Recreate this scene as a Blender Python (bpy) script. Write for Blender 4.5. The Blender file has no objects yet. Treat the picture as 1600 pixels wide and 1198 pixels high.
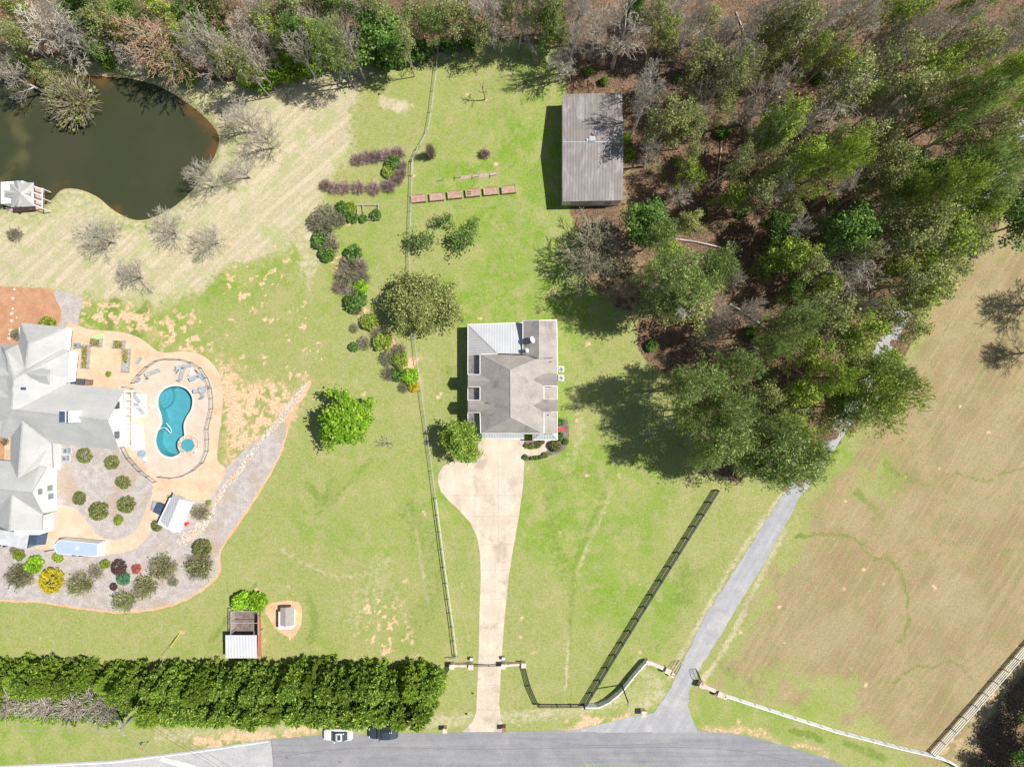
import bpy, bmesh, math, random
import numpy as np
from mathutils import Vector, Matrix
from mathutils.geometry import tessellate_polygon

# ------------------------------------------------------------------ camera, sky, sun, exposure
SC = bpy.context.scene
COL = SC.collection
H = 106.7                                    # flying height of the camera above the lawn, metres
cam_d = bpy.data.cameras.new('camera'); cam_d.lens = 24.0; cam_d.sensor_width = 36.0
cam_d.clip_start = 1.0; cam_d.clip_end = 9000.0
cam = bpy.data.objects.new('camera', cam_d); COL.objects.link(cam)
cam.location = (0, 0, H); cam.rotation_euler = (0, 0, 0); SC.camera = cam
SC.render.resolution_x = 1024; SC.render.resolution_y = 766
ELEV = math.radians(58.0); AZ = math.atan2(0.15, 1.0)
SUNV = Vector((math.cos(ELEV)*math.cos(AZ), math.cos(ELEV)*math.sin(AZ), math.sin(ELEV)))
world = bpy.data.worlds.new("World"); SC.world = world; world.use_nodes = True
wn = world.node_tree; bg = wn.nodes['Background']
sky = wn.nodes.new('ShaderNodeTexSky'); sky.sky_type = 'NISHITA'; sky.sun_disc = False
sky.sun_elevation = ELEV; sky.sun_rotation = math.pi/2 - AZ
wn.links.new(sky.outputs[0], bg.inputs[0]); bg.inputs[1].default_value = 0.07
sun_d = bpy.data.lights.new('sun', 'SUN'); sun_d.energy = 4.8; sun_d.angle = math.radians(0.5)
sun_d.color = (1.0, 0.955, 0.89)
sun = bpy.data.objects.new('sun', sun_d); COL.objects.link(sun)
sun.rotation_euler = (-SUNV).to_track_quat('-Z', 'Y').to_euler()
SC.view_settings.view_transform = 'Standard'; SC.view_settings.look = 'None'
SC.view_settings.exposure = 0.2; SC.view_settings.gamma = 1.0
try: SC.view_settings.use_curve_mapping = False
except Exception: pass

# ------------------------------------------------------------------ helpers
def P(px, py, z=0.0):
    k = (H - z)/H
    return ((px-800)/10.0*k, (599-py)/10.0*k, z)
def XY(px, py, z=0.0): return P(px, py, z)[:2]

class MB:
    def __init__(s): s.v = []; s.f = []
    def add(s, vs, fs):
        n = len(s.v); s.v += [tuple(v) for v in vs]; s.f += [tuple(i+n for i in f) for f in fs]; return s
    def box(s, cx, cy, z0, sx, sy, sz, rot=0.0, taper=1.0):
        c, d = math.cos(rot), math.sin(rot); vs = []
        for z, t in ((z0, 1.0), (z0+sz, taper)):
            for a, b in ((-1, -1), (1, -1), (1, 1), (-1, 1)):
                x = a*sx/2*t; y = b*sy/2*t; vs.append((cx+x*c-y*d, cy+x*d+y*c, z))
        return s.add(vs, [(3, 2, 1, 0), (4, 5, 6, 7), (0, 1, 5, 4), (1, 2, 6, 5), (2, 3, 7, 6), (3, 0, 4, 7)])
    def tube(s, p0, p1, r0, r1=None, n=5, cap=False):
        r1 = r0 if r1 is None else r1
        p0 = Vector(p0); p1 = Vector(p1); d = (p1-p0)
        if d.length < 1e-6: return s
        d.normalize(); a = d.orthogonal().normalized(); b = d.cross(a)
        vs = []
        for p, r in ((p0, r0), (p1, r1)):
            for i in range(n):
                t = 2*math.pi*i/n; vs.append(p + (a*math.cos(t)+b*math.sin(t))*r)
        fs = [(i, (i+1) % n, n+(i+1) % n, n+i) for i in range(n)]
        if cap: fs += [tuple(range(n))[::-1], tuple(range(n, 2*n))]
        return s.add(vs, fs)
    def prism(s, pts, z0, z1, top=None):
        n = len(pts); top = top or pts
        tri = [tuple(t) for t in tessellate_polygon([[Vector((p[0], p[1], 0)) for p in pts]])]
        vs = [(p[0], p[1], z0) for p in pts] + [(p[0], p[1], z1) for p in top]
        ar = sum(pts[i][0]*pts[(i+1) % n][1]-pts[(i+1) % n][0]*pts[i][1] for i in range(n))
        fs = []
        for t in tri:
            a, b, c = [Vector(pts[i][:2]) for i in t]
            if (b-a).cross(c-a) < 0: t = t[::-1]
            fs.append(tuple(i+n for i in t)); fs.append(t[::-1])
        for i in range(n):
            j = (i+1) % n; q = (i, j, n+j, n+i); fs.append(q if ar > 0 else q[::-1])
        return s.add(vs, fs)
    def slab(s, facets, t=0.16):
        """roof surface made of 3-D facets, closed downwards by thickness t"""
        idx = {}; vs = []; fs = []; ec = {}
        def vid(p):
            k = (round(p[0], 3), round(p[1], 3), round(p[2], 3))
            if k not in idx: idx[k] = len(vs); vs.append(p)
            return idx[k]
        for F in facets:
            f = [vid(p) for p in F]
            a = Vector((0, 0, 0)); m = len(F)
            for i in range(m):
                u = Vector(F[i]); w = Vector(F[(i+1) % m]); a += u.cross(w)
            if a.z < 0: f = f[::-1]
            fs.append(tuple(f))
            for i in range(len(f)):
                e = (f[i], f[(i+1) % len(f)]); ec[e] = ec.get(e, 0)+1
        n = len(vs); out = list(fs) + [tuple(i+n for i in f[::-1]) for f in fs]
        for (a, b) in ec:
            if (b, a) not in ec: out.append((b, a, a+n, b+n))
        return s.add(vs + [(p[0], p[1], p[2]-t) for p in vs], out)
    def lathe(s, cx, cy, prof, n=16):
        vs = []; m = len(prof)
        for r, z in prof:
            for i in range(n):
                t = 2*math.pi*i/n; vs.append((cx+r*math.cos(t), cy+r*math.sin(t), z))
        fs = []
        for k in range(m-1):
            for i in range(n):
                j = (i+1) % n; fs.append((k*n+i, k*n+j, (k+1)*n+j, (k+1)*n+i))
        fs.append(tuple(range(n))[::-1]); fs.append(tuple((m-1)*n+i for i in range(n)))
        return s.add(vs, fs)
    def mesh(s, name, mat, off=(0, 0, 0), smooth=False):
        me = bpy.data.meshes.new(name)
        me.from_pydata([(v[0]-off[0], v[1]-off[1], v[2]-off[2]) for v in s.v], [], s.f)
        me.materials.append(mat)
        if smooth:
            for p in me.polygons: p.use_smooth = True
        me.update(); return me

def tag(o, label, cat, group=None):
    o['label'] = label; o['category'] = cat
    if group: o['group'] = group
    return o
def thing(name, label, cat, loc, group=None):
    o = bpy.data.objects.new(name, None); COL.objects.link(o); o.location = loc
    o.empty_display_size = 0.3
    return tag(o, label, cat, group)
def rootloc(o):
    while o.parent: o = o.parent
    return o.location
def part(parent, name, mb, mat, label=None, smooth=False):
    me = mb.mesh(name, mat, rootloc(parent), smooth)
    o = bpy.data.objects.new(name, me); COL.objects.link(o); o.parent = parent
    if label: o['label'] = label
    return o
def solo(name, mb, mat, label, cat, group=None, smooth=False):
    vs = np.array(mb.v); c = (vs.min(0)+vs.max(0))/2; off = (float(c[0]), float(c[1]), float(vs[:, 2].min()))
    o = bpy.data.objects.new(name, mb.mesh(name, mat, off, smooth)); COL.objects.link(o); o.location = off
    return tag(o, label, cat, group)
def struct(name, me):
    o = bpy.data.objects.new(name, me); COL.objects.link(o); o['kind'] = 'structure'; return o
def copy_tree(o, parent=None):
    c = o.copy(); COL.objects.link(c); c.parent = parent
    for ch in KIDS.get(o.name, []): copy_tree(ch, c)
    return c
KIDS = {}
def remember(o, kids): KIDS[o.name] = kids

def spline(pts, n=6, closed=True):
    out = []; m = len(pts)
    rng = range(m) if closed else range(m-1)
    for i in rng:
        g = (lambda k: pts[k % m]) if closed else (lambda k: pts[max(0, min(m-1, k))])
        p0, p1, p2, p3 = g(i-1), g(i), g(i+1), g(i+2)
        for k in range(n):
            t = k/n
            out.append(tuple(0.5*((2*p1[d]) + (-p0[d]+p2[d])*t + (2*p0[d]-5*p1[d]+4*p2[d]-p3[d])*t*t + (-p0[d]+3*p1[d]-3*p2[d]+p3[d])*t**3) for d in (0, 1)))
    if not closed: out.append(pts[-1][:2])
    return out

# ------------------------------------------------------------------ materials
def newmat(name):
    m = bpy.data.materials.new(name); m.use_nodes = True
    nt = m.node_tree; return m, nt, nt.nodes, nt.links, nt.nodes['Principled BSDF']
def lk(nt, a, b): nt.links.new(a, b)
def noise(nt, co, scale, detail=4, rough=0.6, dist=0.0):
    n = nt.nodes.new('ShaderNodeTexNoise'); n.inputs['Scale'].default_value = scale
    n.inputs['Detail'].default_value = detail; n.inputs['Roughness'].default_value = rough
    n.inputs['Distortion'].default_value = dist
    if co is not None: lk(nt, co, n.inputs['Vector'])
    return n.outputs['Fac']
def ramp(nt, fac, lo, hi):
    n = nt.nodes.new('ShaderNodeMapRange'); n.interpolation_type = 'SMOOTHSTEP'
    n.inputs[1].default_value = lo; n.inputs[2].default_value = hi
    lk(nt, fac, n.inputs[0]); return n.outputs[0]
def mathn(nt, op, a, b=None):
    n = nt.nodes.new('ShaderNodeMath'); n.operation = op
    for i, v in enumerate((a, b)):
        if v is None: continue
        if isinstance(v, (int, float)): n.inputs[i].default_value = v
        else: lk(nt, v, n.inputs[i])
    return n.outputs[0]
def mixc(nt, fac, a, b, mode='MIX'):
    n = nt.nodes.new('ShaderNodeMix'); n.data_type = 'RGBA'; n.blend_type = mode
    for i, v in ((0, fac), (6, a), (7, b)):
        if isinstance(v, (int, float)): n.inputs[i].default_value = v
        elif isinstance(v, tuple): n.inputs[i].default_value = (*v, 1.0)
        else: lk(nt, v, n.inputs[i])
    return n.outputs[2]
def position(nt, rot=0.0, scale=(1, 1, 1), obj=False):
    if obj: src = nt.nodes.new('ShaderNodeTexCoord').outputs['Object']
    else: src = nt.nodes.new('ShaderNodeNewGeometry').outputs['Position']
    mp = nt.nodes.new('ShaderNodeMapping'); mp.vector_type = 'TEXTURE' if False else 'POINT'
    # rotate first, then scale
    r = nt.nodes.new('ShaderNodeVectorRotate'); r.rotation_type = 'Z_AXIS'; r.inputs['Angle'].default_value = rot
    lk(nt, src, r.inputs['Vector']); lk(nt, r.outputs[0], mp.inputs['Vector']); mp.inputs['Scale'].default_value = scale
    return mp.outputs[0]
def bump(nt, bs, h, strength=0.3, dist=0.05):
    b = nt.nodes.new('ShaderNodeBump'); b.inputs['Strength'].default_value = strength; b.inputs['Distance'].default_value = dist
    lk(nt, h, b.inputs['Height']); lk(nt, b.outputs[0], bs.inputs['Normal'])

def surf(name, c1, c2, scale=2.0, rough=0.85, c3=None, s3=0.25, spec=0.3, fine=8.0, finea=0.25, bmp=0.2, streak=None, metal=0.0):
    """weathered surface: two tones by noise, big stains c3, fine grain, optional streak=(rot, sx, sy, amount)"""
    m, nt, N, L, bs = newmat(name)
    co = position(nt)
    col = mixc(nt, ramp(nt, noise(nt, co, scale), 0.35, 0.65), c1, c2)
    if c3: col = mixc(nt, ramp(nt, noise(nt, co, s3, 5, 0.65, 0.6), 0.5, 0.68), col, c3)
    g = noise(nt, co, fine, 3, 0.7)
    gv = ramp(nt, g, 0.25, 0.75)
    dark = mathn(nt, 'MULTIPLY_ADD', gv, finea*2)
    dark.node.inputs[2].default_value = 1-finea
    vec = nt.nodes.new('ShaderNodeCombineColor')
    for i in range(3): lk(nt, dark, vec.inputs[i])
    col = mixc(nt, 1.0, col, vec.outputs[0], 'MULTIPLY')
    if streak:
        sc = position(nt, streak[0], (streak[1], streak[2], 1))
        sv = ramp(nt, noise(nt, sc, 1.0, 3, 0.6), 0.35, 0.7)
        col = mixc(nt, mathn(nt, 'MULTIPLY', sv, streak[3]), col, tuple(c*0.55 for c in c1))
    lk(nt, col, bs.inputs['Base Color']); bs.inputs['Roughness'].default_value = rough
    bs.inputs['Specular IOR Level'].default_value = spec; bs.inputs['Metallic'].default_value = metal
    if bmp: bump(nt, bs, g, bmp, 0.03)
    return m

def ribbed(name, c1, c2, rot, pitch, depth=0.5, rough=0.45, stain=None, metal=0.2):
    """sheet metal roofing with standing ribs running square to the rotated x axis"""
    m, nt, N, L, bs = newmat(name)
    w = N.new('ShaderNodeTexWave'); w.wave_type = 'BANDS'; w.bands_direction = 'X'; w.wave_profile = 'SIN'
    w.inputs['Scale'].default_value = math.pi/10/pitch*2/2 ; w.inputs['Distortion'].default_value = 0
    lk(nt, position(nt, rot), w.inputs['Vector'])
    rib = ramp(nt, w.outputs['Fac'], 0.72, 0.98)
    col = mixc(nt, ramp(nt, noise(nt, position(nt), 0.6), 0.35, 0.65), c1, c2)
    if stain: col = mixc(nt, ramp(nt, noise(nt, position(nt, rot, (1.2, .25, 1)), 0.7, 5, 0.7, 0.8), 0.48, 0.66), col, stain)
    col = mixc(nt, mathn(nt, 'MULTIPLY', rib, depth), col, tuple(c*0.62 for c in c1))
    lk(nt, col, bs.inputs['Base Color']); bs.inputs['Roughness'].default_value = rough; bs.inputs['Metallic'].default_value = metal
    bump(nt, bs, w.outputs['Fac'], 0.35, 0.04)
    return m

def leafmat(name, c1, c2, c3=None, trans=0.3, var=0.35, rough=0.6):
    m, nt, N, L, bs = newmat(name)
    geo = N.new('ShaderNodeNewGeometry'); oi = N.new('ShaderNodeObjectInfo')
    co = position(nt, obj=True)
    f = ramp(nt, noise(nt, co, 0.55, 3), 0.35, 0.65)
    col = mixc(nt, f, c1, c2)
    if c3: col = mixc(nt, ramp(nt, geo.outputs['Random Per Island'], 0.72, 0.9), col, c3)
    v = mathn(nt, 'MULTIPLY_ADD', geo.outputs['Random Per Island'], var*2); v.node.inputs[2].default_value = 1-var
    v2 = mathn(nt, 'MULTIPLY_ADD', oi.outputs['Random'], 0.4); v2.node.inputs[2].default_value = 0.8
    v = mathn(nt, 'MULTIPLY', v, v2)
    cc = nt.nodes.new('ShaderNodeCombineColor')
    for i in range(3): lk(nt, v, cc.inputs[i])
    col = mixc(nt, 1.0, col, cc.outputs[0], 'MULTIPLY')
    lk(nt, col, bs.inputs['Base Color']); bs.inputs['Roughness'].default_value = rough; bs.inputs['Specular IOR Level'].default_value = 0.25
    tr = N.new('ShaderNodeBsdfTranslucent'); lk(nt, col, tr.inputs[0])
    mx = N.new('ShaderNodeMixShader'); mx.inputs[0].default_value = trans
    lk(nt, bs.outputs[0], mx.inputs[1]); lk(nt, tr.outputs[0], mx.inputs[2])
    lk(nt, mx.outputs[0], N['Material Output'].inputs['Surface'])
    return m
def plain(name, c, rough=0.6, spec=0.4, metal=0.0, var=0.12, scale=3.0):
    return surf(name, tuple(x*(1-var) for x in c), tuple(min(1, x*(1+var)) for x in c), scale, rough, spec=spec, finea=0.06, bmp=0.0, metal=metal)

M = {}
M['asphalt'] = surf('asphalt', (.30, .30, .31), (.26, .26, .275), 0.5, .9, c3=(.35, .345, .345), s3=.12, finea=.14, fine=5, streak=(0.0, .05, 1.6, .35))
M['asphalt_old'] = surf('asphalt_old', (.42, .42, .43), (.48, .475, .47), 0.5, .9, c3=(.36, .36, .37), s3=.2, finea=.16, fine=5)
M['lane'] = surf('lane_asphalt', (.42, .42, .43), (.37, .37, .385), 0.6, .9, c3=(.48, .465, .45), s3=.25, finea=.14, fine=5, streak=(math.radians(-60), .04, 1.0, .3))
M['paint'] = surf('road_paint', (.78, .78, .76), (.62, .62, .6), 2, .7, finea=.15)
M['concrete'] = surf('driveway_concrete', (.60, .50, .39), (.68, .58, .47), .35, .85, c3=(.46, .39, .315), s3=.22, finea=.12, fine=6, streak=(math.radians(0), .9, .12, .18))
M['joint'] = surf('joint', (.38, .31, .24), (.45, .37, .29), 2, .9)
M['peach'] = surf('patio_peach', (.60, .435, .29), (.67, .51, .36), .4, .9, c3=(.56, .39, .25), s3=.35, finea=.13, fine=6)
M['pathcon'] = surf('path_concrete', (.56, .43, .30), (.63, .50, .36), .5, .88, c3=(.60, .52, .42), s3=.5, finea=.1, fine=6)
M['deckcon'] = surf('pool_deck', (.57, .465, .37), (.63, .525, .43), .5, .85, c3=(.55, .45, .36), s3=.3, finea=.10, fine=6)
M['gravel'] = surf('grey_gravel', (.40, .36, .335), (.49, .445, .42), .9, .95, c3=(.42, .335, .26), s3=.16, finea=.32, fine=7, bmp=.5)
M['mulch'] = surf('orange_mulch', (.44, .235, .13), (.52, .29, .17), .7, .95, c3=(.42, .22, .13), s3=.3, finea=.28, fine=7, bmp=.5)
M['darkmulch'] = surf('dark_mulch', (.16, .125, .11), (.24, .19, .17), 1.5, .95, finea=.3, fine=8, bmp=.5)
M['claysheet'] = surf('bare_clay', (.62, .36, .21), (.70, .46, .29), .7, .95, c3=(.60, .42, .25), s3=.4, finea=.2, fine=6)
M['cobble'] = surf('river_stone', (.42, .36, .29), (.64, .58, .50), 2.4, .9, c3=(.60, .40, .26), s3=.5, finea=.45, fine=4.5, bmp=.6)
M['white'] = plain('white_paint', (.80, .80, .79), .5, var=.03)
M['siding'] = surf('white_siding', (.78, .785, .79), (.82, .82, .82), .6, .6, finea=.03, bmp=.0)
M['shingle'] = surf('taupe_shingle', (.36, .33, .30), (.42, .385, .35), .5, .92, c3=(.27, .245, .22), s3=.35, finea=.15, fine=6, streak=(0, .15, 1.6, .16))
M['shinglepale'] = surf('pale_shingle', (.45, .455, .44), (.50, .50, .485), .35, .9, c3=(.42, .425, .415), s3=.2, finea=.07, fine=5, streak=(math.radians(5), .1, 1.4, .07))
M['ridge'] = surf('ridge_cap', (.38, .38, .37), (.43, .43, .42), 1, .9)
M['metalroof'] = ribbed('ribbed_pale_metal', (.52, .53, .54), (.57, .58, .59), 0, .4, .5, metal=.0)
M['metalroof_shaded'] = ribbed('ribbed_metal_cross_shaded', (.45, .445, .44), (.50, .495, .49), math.pi/2, .4, .5, metal=.0)  # darker copy of the pale metal: the left slope's shade is in the colour
M['barnroof'] = ribbed('barn_weathered_metal', (.215, .19, .18), (.25, .225, .215), 0, .45, .28, .6, (.36, .34, .33), .0)
M['whiteroof'] = ribbed('white_ribbed_metal', (.60, .61, .64), (.66, .66, .69), 0, .45, .6, metal=0)
M['brown'] = plain('weathered_timber', (.22, .15, .105), .85, var=.25)
M['greytimber'] = plain('grey_timber', (.42, .40, .36), .85, var=.2)
M['soil'] = surf('bed_soil', (.40, .25, .19), (.48, .32, .25), 1.5, .95, finea=.25, fine=6)
M['black'] = plain('black_metal', (.025, .028, .028), .5)
M['blackfence'] = plain('black_fence_paint', (.05, .055, .05), .6)
M['glass'] = plain('window_glass', (.06, .08, .09), .12, .6)
M['glassgreen'] = plain('window_screen', (.26, .32, .30), .3, .5)
M['stone'] = surf('gate_stone', (.66, .52, .42), (.76, .63, .53), 2, .9, c3=(.50, .36, .28), s3=1.2, finea=.2, fine=6)
M['brick'] = surf('brick_red', (.30, .14, .10), (.38, .19, .14), 3, .9, finea=.25)
M['redwood'] = plain('red_painted_wood', (.60, .22, .16), .7, var=.1)
M['red'] = plain('red_plastic', (.65, .05, .03), .4)
M['bluegrey'] = plain('blue_grey_metal', (.30, .38, .46), .5)
M['acbox'] = plain('cream_metal', (.66, .66, .64), .5)
M['darktop'] = plain('dark_grill', (.08, .10, .12), .5)
M['trailer'] = plain('white_blue_trailer', (.40, .50, .64), .4, var=.04)
M['trailergrey'] = plain('grey_trailer_roof', (.52, .54, .56), .6, var=.1, scale=.8)
M['tarp'] = plain('navy_tarp', (.055, .085, .14), .6)
M['wire'] = plain('power_wire', (.40, .40, .38), .5)
M['pole'] = plain('grey_pole', (.36, .34, .31), .8, var=.2)
M['zinc'] = plain('zinc', (.42, .45, .47), .4, metal=.3)
M['fencewire'] = plain('galvanised_wire', (.42, .45, .40), .6)
M['fencerail'] = plain('pale_rail', (.55, .57, .48), .7, var=.15)
M['teal'] = plain('pool_plaster', (.27, .42, .46), .5, var=.05, scale=1.0)
M['coping'] = surf('pool_coping', (.66, .58, .48), (.73, .65, .55), 2, .8, finea=.1)
M['fabric'] = plain('grey_fabric', (.36, .38, .38), .8, var=.15)
M['lime'] = plain('lime_plastic', (.45, .8, .3), .5)
M['yellowg'] = plain('yellow_guard', (.75, .62, .05), .5)
M['carwhite'] = plain('car_white', (.80, .80, .80), .15, .6, var=.02)
M['cardark'] = plain('car_navy', (.045, .06, .085), .15, .7, var=.05)
M['tyre'] = plain('tyre', (.02, .02, .02), .8)
M['lamp'] = plain('lens', (.6, .6, .58), .15)
# barks and leaves
M['barkgrey'] = leafmat('bark_grey', (.42, .38, .33), (.60, .56, .50), trans=0, var=.3)
M['barkbrown'] = leafmat('bark_brown', (.17, .125, .095), (.26, .19, .15), trans=0, var=.3)
M['twiggrey'] = leafmat('twig_grey', (.40, .36, .29), (.58, .53, .45), trans=0, var=.35)
M['twigtan'] = leafmat('twig_tan', (.52, .33, .21), (.60, .42, .28), (.36, .34, .20), trans=.1, var=.3)
M['twigpurple'] = leafmat('twig_purple', (.46, .34, .30), (.66, .53, .48), trans=.05, var=.4)
M['twigolive'] = leafmat('twig_olive', (.36, .33, .21), (.48, .44, .30), trans=.05, var=.4)
M['olive'] = leafmat('leaf_olive', (.215, .27, .065), (.32, .37, .105), (.44, .44, .19), .42, .45)
M['fresh'] = leafmat('leaf_fresh', (.24, .36, .04), (.37, .47, .065), (.48, .54, .13), .42, .42)
M['pine'] = leafmat('pine_needles', (.19, .31, .08), (.34, .43, .12), (.48, .53, .22), .45, .45)
M['deep'] = leafmat('deep_leaf', (.075, .18, .035), (.15, .27, .05), (.23, .35, .08), .38, .45)
M['vivid'] = leafmat('vivid_leaf', (.22, .46, .02), (.33, .56, .03), (.48, .66, .08), .42, .4)
M['vine'] = leafmat('vine_leaf', (.15, .31, .02), (.26, .42, .035), (.36, .48, .08), .4, .45)
M['holly'] = leafmat('holly_leaf', (.145, .19, .05), (.25, .285, .08), (.38, .38, .14), .32, .45)
M['cypress'] = leafmat('cypress_frond', (.15, .28, .035), (.29, .44, .05), (.46, .56, .11), .40, .45)
M['cypressgold'] = leafmat('cypress_gold', (.24, .35, .04), (.34, .43, .055), (.22, .37, .045), .40, .45)
M['yellow'] = leafmat('yellow_bloom', (.62, .50, .02), (.75, .62, .03), (.30, .32, .04), .3)
M['redleaf'] = leafmat('red_leaf', (.42, .08, .06), (.55, .16, .13), None, .3)
M['darkbrownleaf'] = leafmat('plum_leaf', (.10, .05, .05), (.16, .08, .07), None, .2)
M['bluegreen'] = leafmat('blue_green_leaf', (.10, .26, .13), (.16, .36, .19), None, .3)
# ------------------------------------------------------------------ ground (one sheet), pond, sheets laid on it
rng = np.random.default_rng(7); random.seed(7)
def w2(pts): return [XY(*p) for p in pts]
def vnoise(x, y, scale, seed, octv=4, rough=0.55):
    r = np.random.default_rng(seed); out = np.zeros_like(x); amp = 1.0; tot = 0
    for o in range(octv):
        lat = r.random((256, 256)); fx = x*scale + 71.3*o; fy = y*scale + 37.7*o
        ix = np.floor(fx).astype(int); iy = np.floor(fy).astype(int); tx = fx-ix; ty = fy-iy
        tx = tx*tx*(3-2*tx); ty = ty*ty*(3-2*ty)
        a = lat[ix & 255, iy & 255]; b = lat[(ix+1) & 255, iy & 255]; c = lat[ix & 255, (iy+1) & 255]; d = lat[(ix+1) & 255, (iy+1) & 255]
        out += amp*((a*(1-tx)+b*tx)*(1-ty)+(c*(1-tx)+d*tx)*ty); tot += amp; amp *= rough; scale *= 2.03
    return out/tot
def sdf(x, y, poly):
    """signed distance, negative inside"""
    d = np.full(x.shape, 1e9); ins = np.zeros(x.shape, bool); n = len(poly)
    for i in range(n):
        x0, y0 = poly[i][:2]; x1, y1 = poly[(i+1) % n][:2]
        ex, ey = x1-x0, y1-y0; L2 = ex*ex+ey*ey+1e-12
        t = np.clip(((x-x0)*ex+(y-y0)*ey)/L2, 0, 1)
        d = np.minimum(d, (x-x0-t*ex)**2+(y-y0-t*ey)**2)
        c = (y0 > y) != (y1 > y)
        with np.errstate(divide='ignore', invalid='ignore'):
            ins ^= c & (x < ex*(y-y0)/(ey if abs(ey) > 1e-12 else 1e-12)+x0)
    d = np.sqrt(d); return np.where(ins, -d, d)
def pdist(x, y, line):
    d = np.full(x.shape, 1e9)
    for (x0, y0), (x1, y1) in zip(line[:-1], line[1:]):
        ex, ey = x1-x0, y1-y0; t = np.clip(((x-x0)*ex+(y-y0)*ey)/(ex*ex+ey*ey+1e-12), 0, 1)
        d = np.minimum(d, np.hypot(x-x0-t*ex, y-y0-t*ey))
    return d
def sm(v, lo, hi):
    t = np.clip((v-lo)/(hi-lo), 0, 1); return t*t*(3-2*t)

POND = w2(spline([(-160, 60), (-40, 90), (20, 116), (62, 126), (112, 120), (165, 122), (212, 127), (252, 140), (290, 163), (322, 190), (337, 214), (330, 243), (307, 280), (282, 308), (250, 330), (215, 340), (182, 328), (150, 303), (118, 291), (92, 293), (72, 312), (45, 322), (10, 318), (-30, 330), (-160, 340), (-260, 200)], 6))
POOL = w2(spline([(275, 603), (291, 608), (300, 621), (299, 638), (291, 652), (287, 664), (288, 680), (287, 696), (279, 709), (265, 713.5), (251, 707), (244, 692), (246, 676), (253, 662), (252, 648), (247.5, 634), (249, 618), (259, 607)], 6))
SPA = [XY(294.5+9.8*math.cos(t), 695+9.8*math.sin(t)) for t in np.linspace(0, 2*math.pi, 28, endpoint=False)]

core_x = np.arange(-84, 84.01, .25); core_y = np.arange(-64, 64.01, .25)
outer = np.array([2, 5, 9, 14, 22, 36, 60, 100, 180, 320, 600, 1200, 2400, 4000.])
gx = np.concatenate([-84-outer[::-1], core_x, 84+outer]); gy = np.concatenate([-64-outer[::-1], core_y, 64+outer])
X, Y = np.meshgrid(gx, gy); nx, ny = len(gx), len(gy)
wx = X+(vnoise(X, Y, .35, 1)-.5)*3.2; wy = Y+(vnoise(X, Y, .35, 2)-.5)*3.2
fx = X+(vnoise(X, Y, 1.4, 3)-.5)*1.0; fy = Y+(vnoise(X, Y, 1.4, 4)-.5)*1.0

dry = w2([(-400, 60), (60, 100), (300, 70), (450, 90), (560, 85), (592, 96), (560, 135), (545, 190), (541, 245), (520, 262), (505, 290), (497, 330), (505, 400), (470, 350), (455, 380), (400, 405), (330, 430), (300, 452), (240, 478), (128, 458), (60, 450), (-400, 430)])
m_dry = sm(-sdf(wx, wy, dry), -2.8, 2.2)
drysoft = w2([(455, 330), (520, 330), (500, 420), (490, 470), (470, 430), (455, 380)])
m_dry = np.maximum(m_dry, .6*sm(-sdf(wx, wy, drysoft), -1.5, 1.5))
pondverge = sdf(wx, wy, POND)
m_dry *= 1-.45*sm(-(pondverge-2.5), -3.5, 2)
field = w2([(1325, 686), (1262, 775), (1225, 840), (1170, 930), (1110, 1040), (1092, 1070), (1110, 1085), (1300, 1145), (1480, 1210), (1560, 1240), (1700, 1240), (1900, 900), (1900, 300), (1590, 322), (1518, 385), (1448, 475), (1416, 560), (1374, 645)])
m_field = sm(-sdf(wx, wy, field), -1.5, 3.5)
gcorner = w2([(1090, 1035), (1200, 1040), (1330, 1060), (1400, 1120), (1390, 1155), (1300, 1135), (1090, 1075)])
m_fgreen = sm(-sdf(wx, wy, gcorner), -3, 2.5)*.85
m_fgreen = np.maximum(m_fgreen, sm(-sdf(wx, wy, w2([(1330, 690), (1350, 700), (1280, 800), (1150, 1030), (1100, 1040), (1225, 820)])), -2.5, 1.2)*.85)
m_fgreen = np.maximum(m_fgreen, sm(-sdf(wx, wy, w2([(1330, 700), (1400, 690), (1420, 760), (1370, 830), (1310, 800)])), -3, 3)*.6)
m_field = m_field*(1-m_fgreen*sm(vnoise(X, Y, .25, 9), .3, .55))
woods = w2([(-400, -400), (-400, 60), (0, 95), (60, 100), (170, 100), (250, 118), (330, 128), (400, 135), (470, 108), (555, 90), (600, 100), (680, 88), (730, 80), (800, 70), (865, 72), (885, 140), (890, 340), (940, 420), (985, 470), (1000, 560), (1050, 600), (1075, 670), (1105, 745), (1230, 765), (1262, 768), (1318, 680), (1380, 650), (1420, 560), (1450, 480), (1520, 390), (1600, 330), (2200, 300), (2200, -400)])
m_lit = sm(-sdf(wx, wy, woods), -.6, 1.4)
m_lit = np.maximum(m_lit, .8*sm(-sdf(wx, wy, w2([(930, 380), (1000, 380), (1010, 480), (960, 490), (920, 450)])), -2, 1.5))
m_lit = np.maximum(m_lit, sm(-sdf(wx, wy, w2([(1500, 1198), (1540, 1120), (1600, 1040), (1760, 900), (1900, 1300), (1600, 1400), (1480, 1300)])), -1.2, 1.2)*.75)
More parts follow.
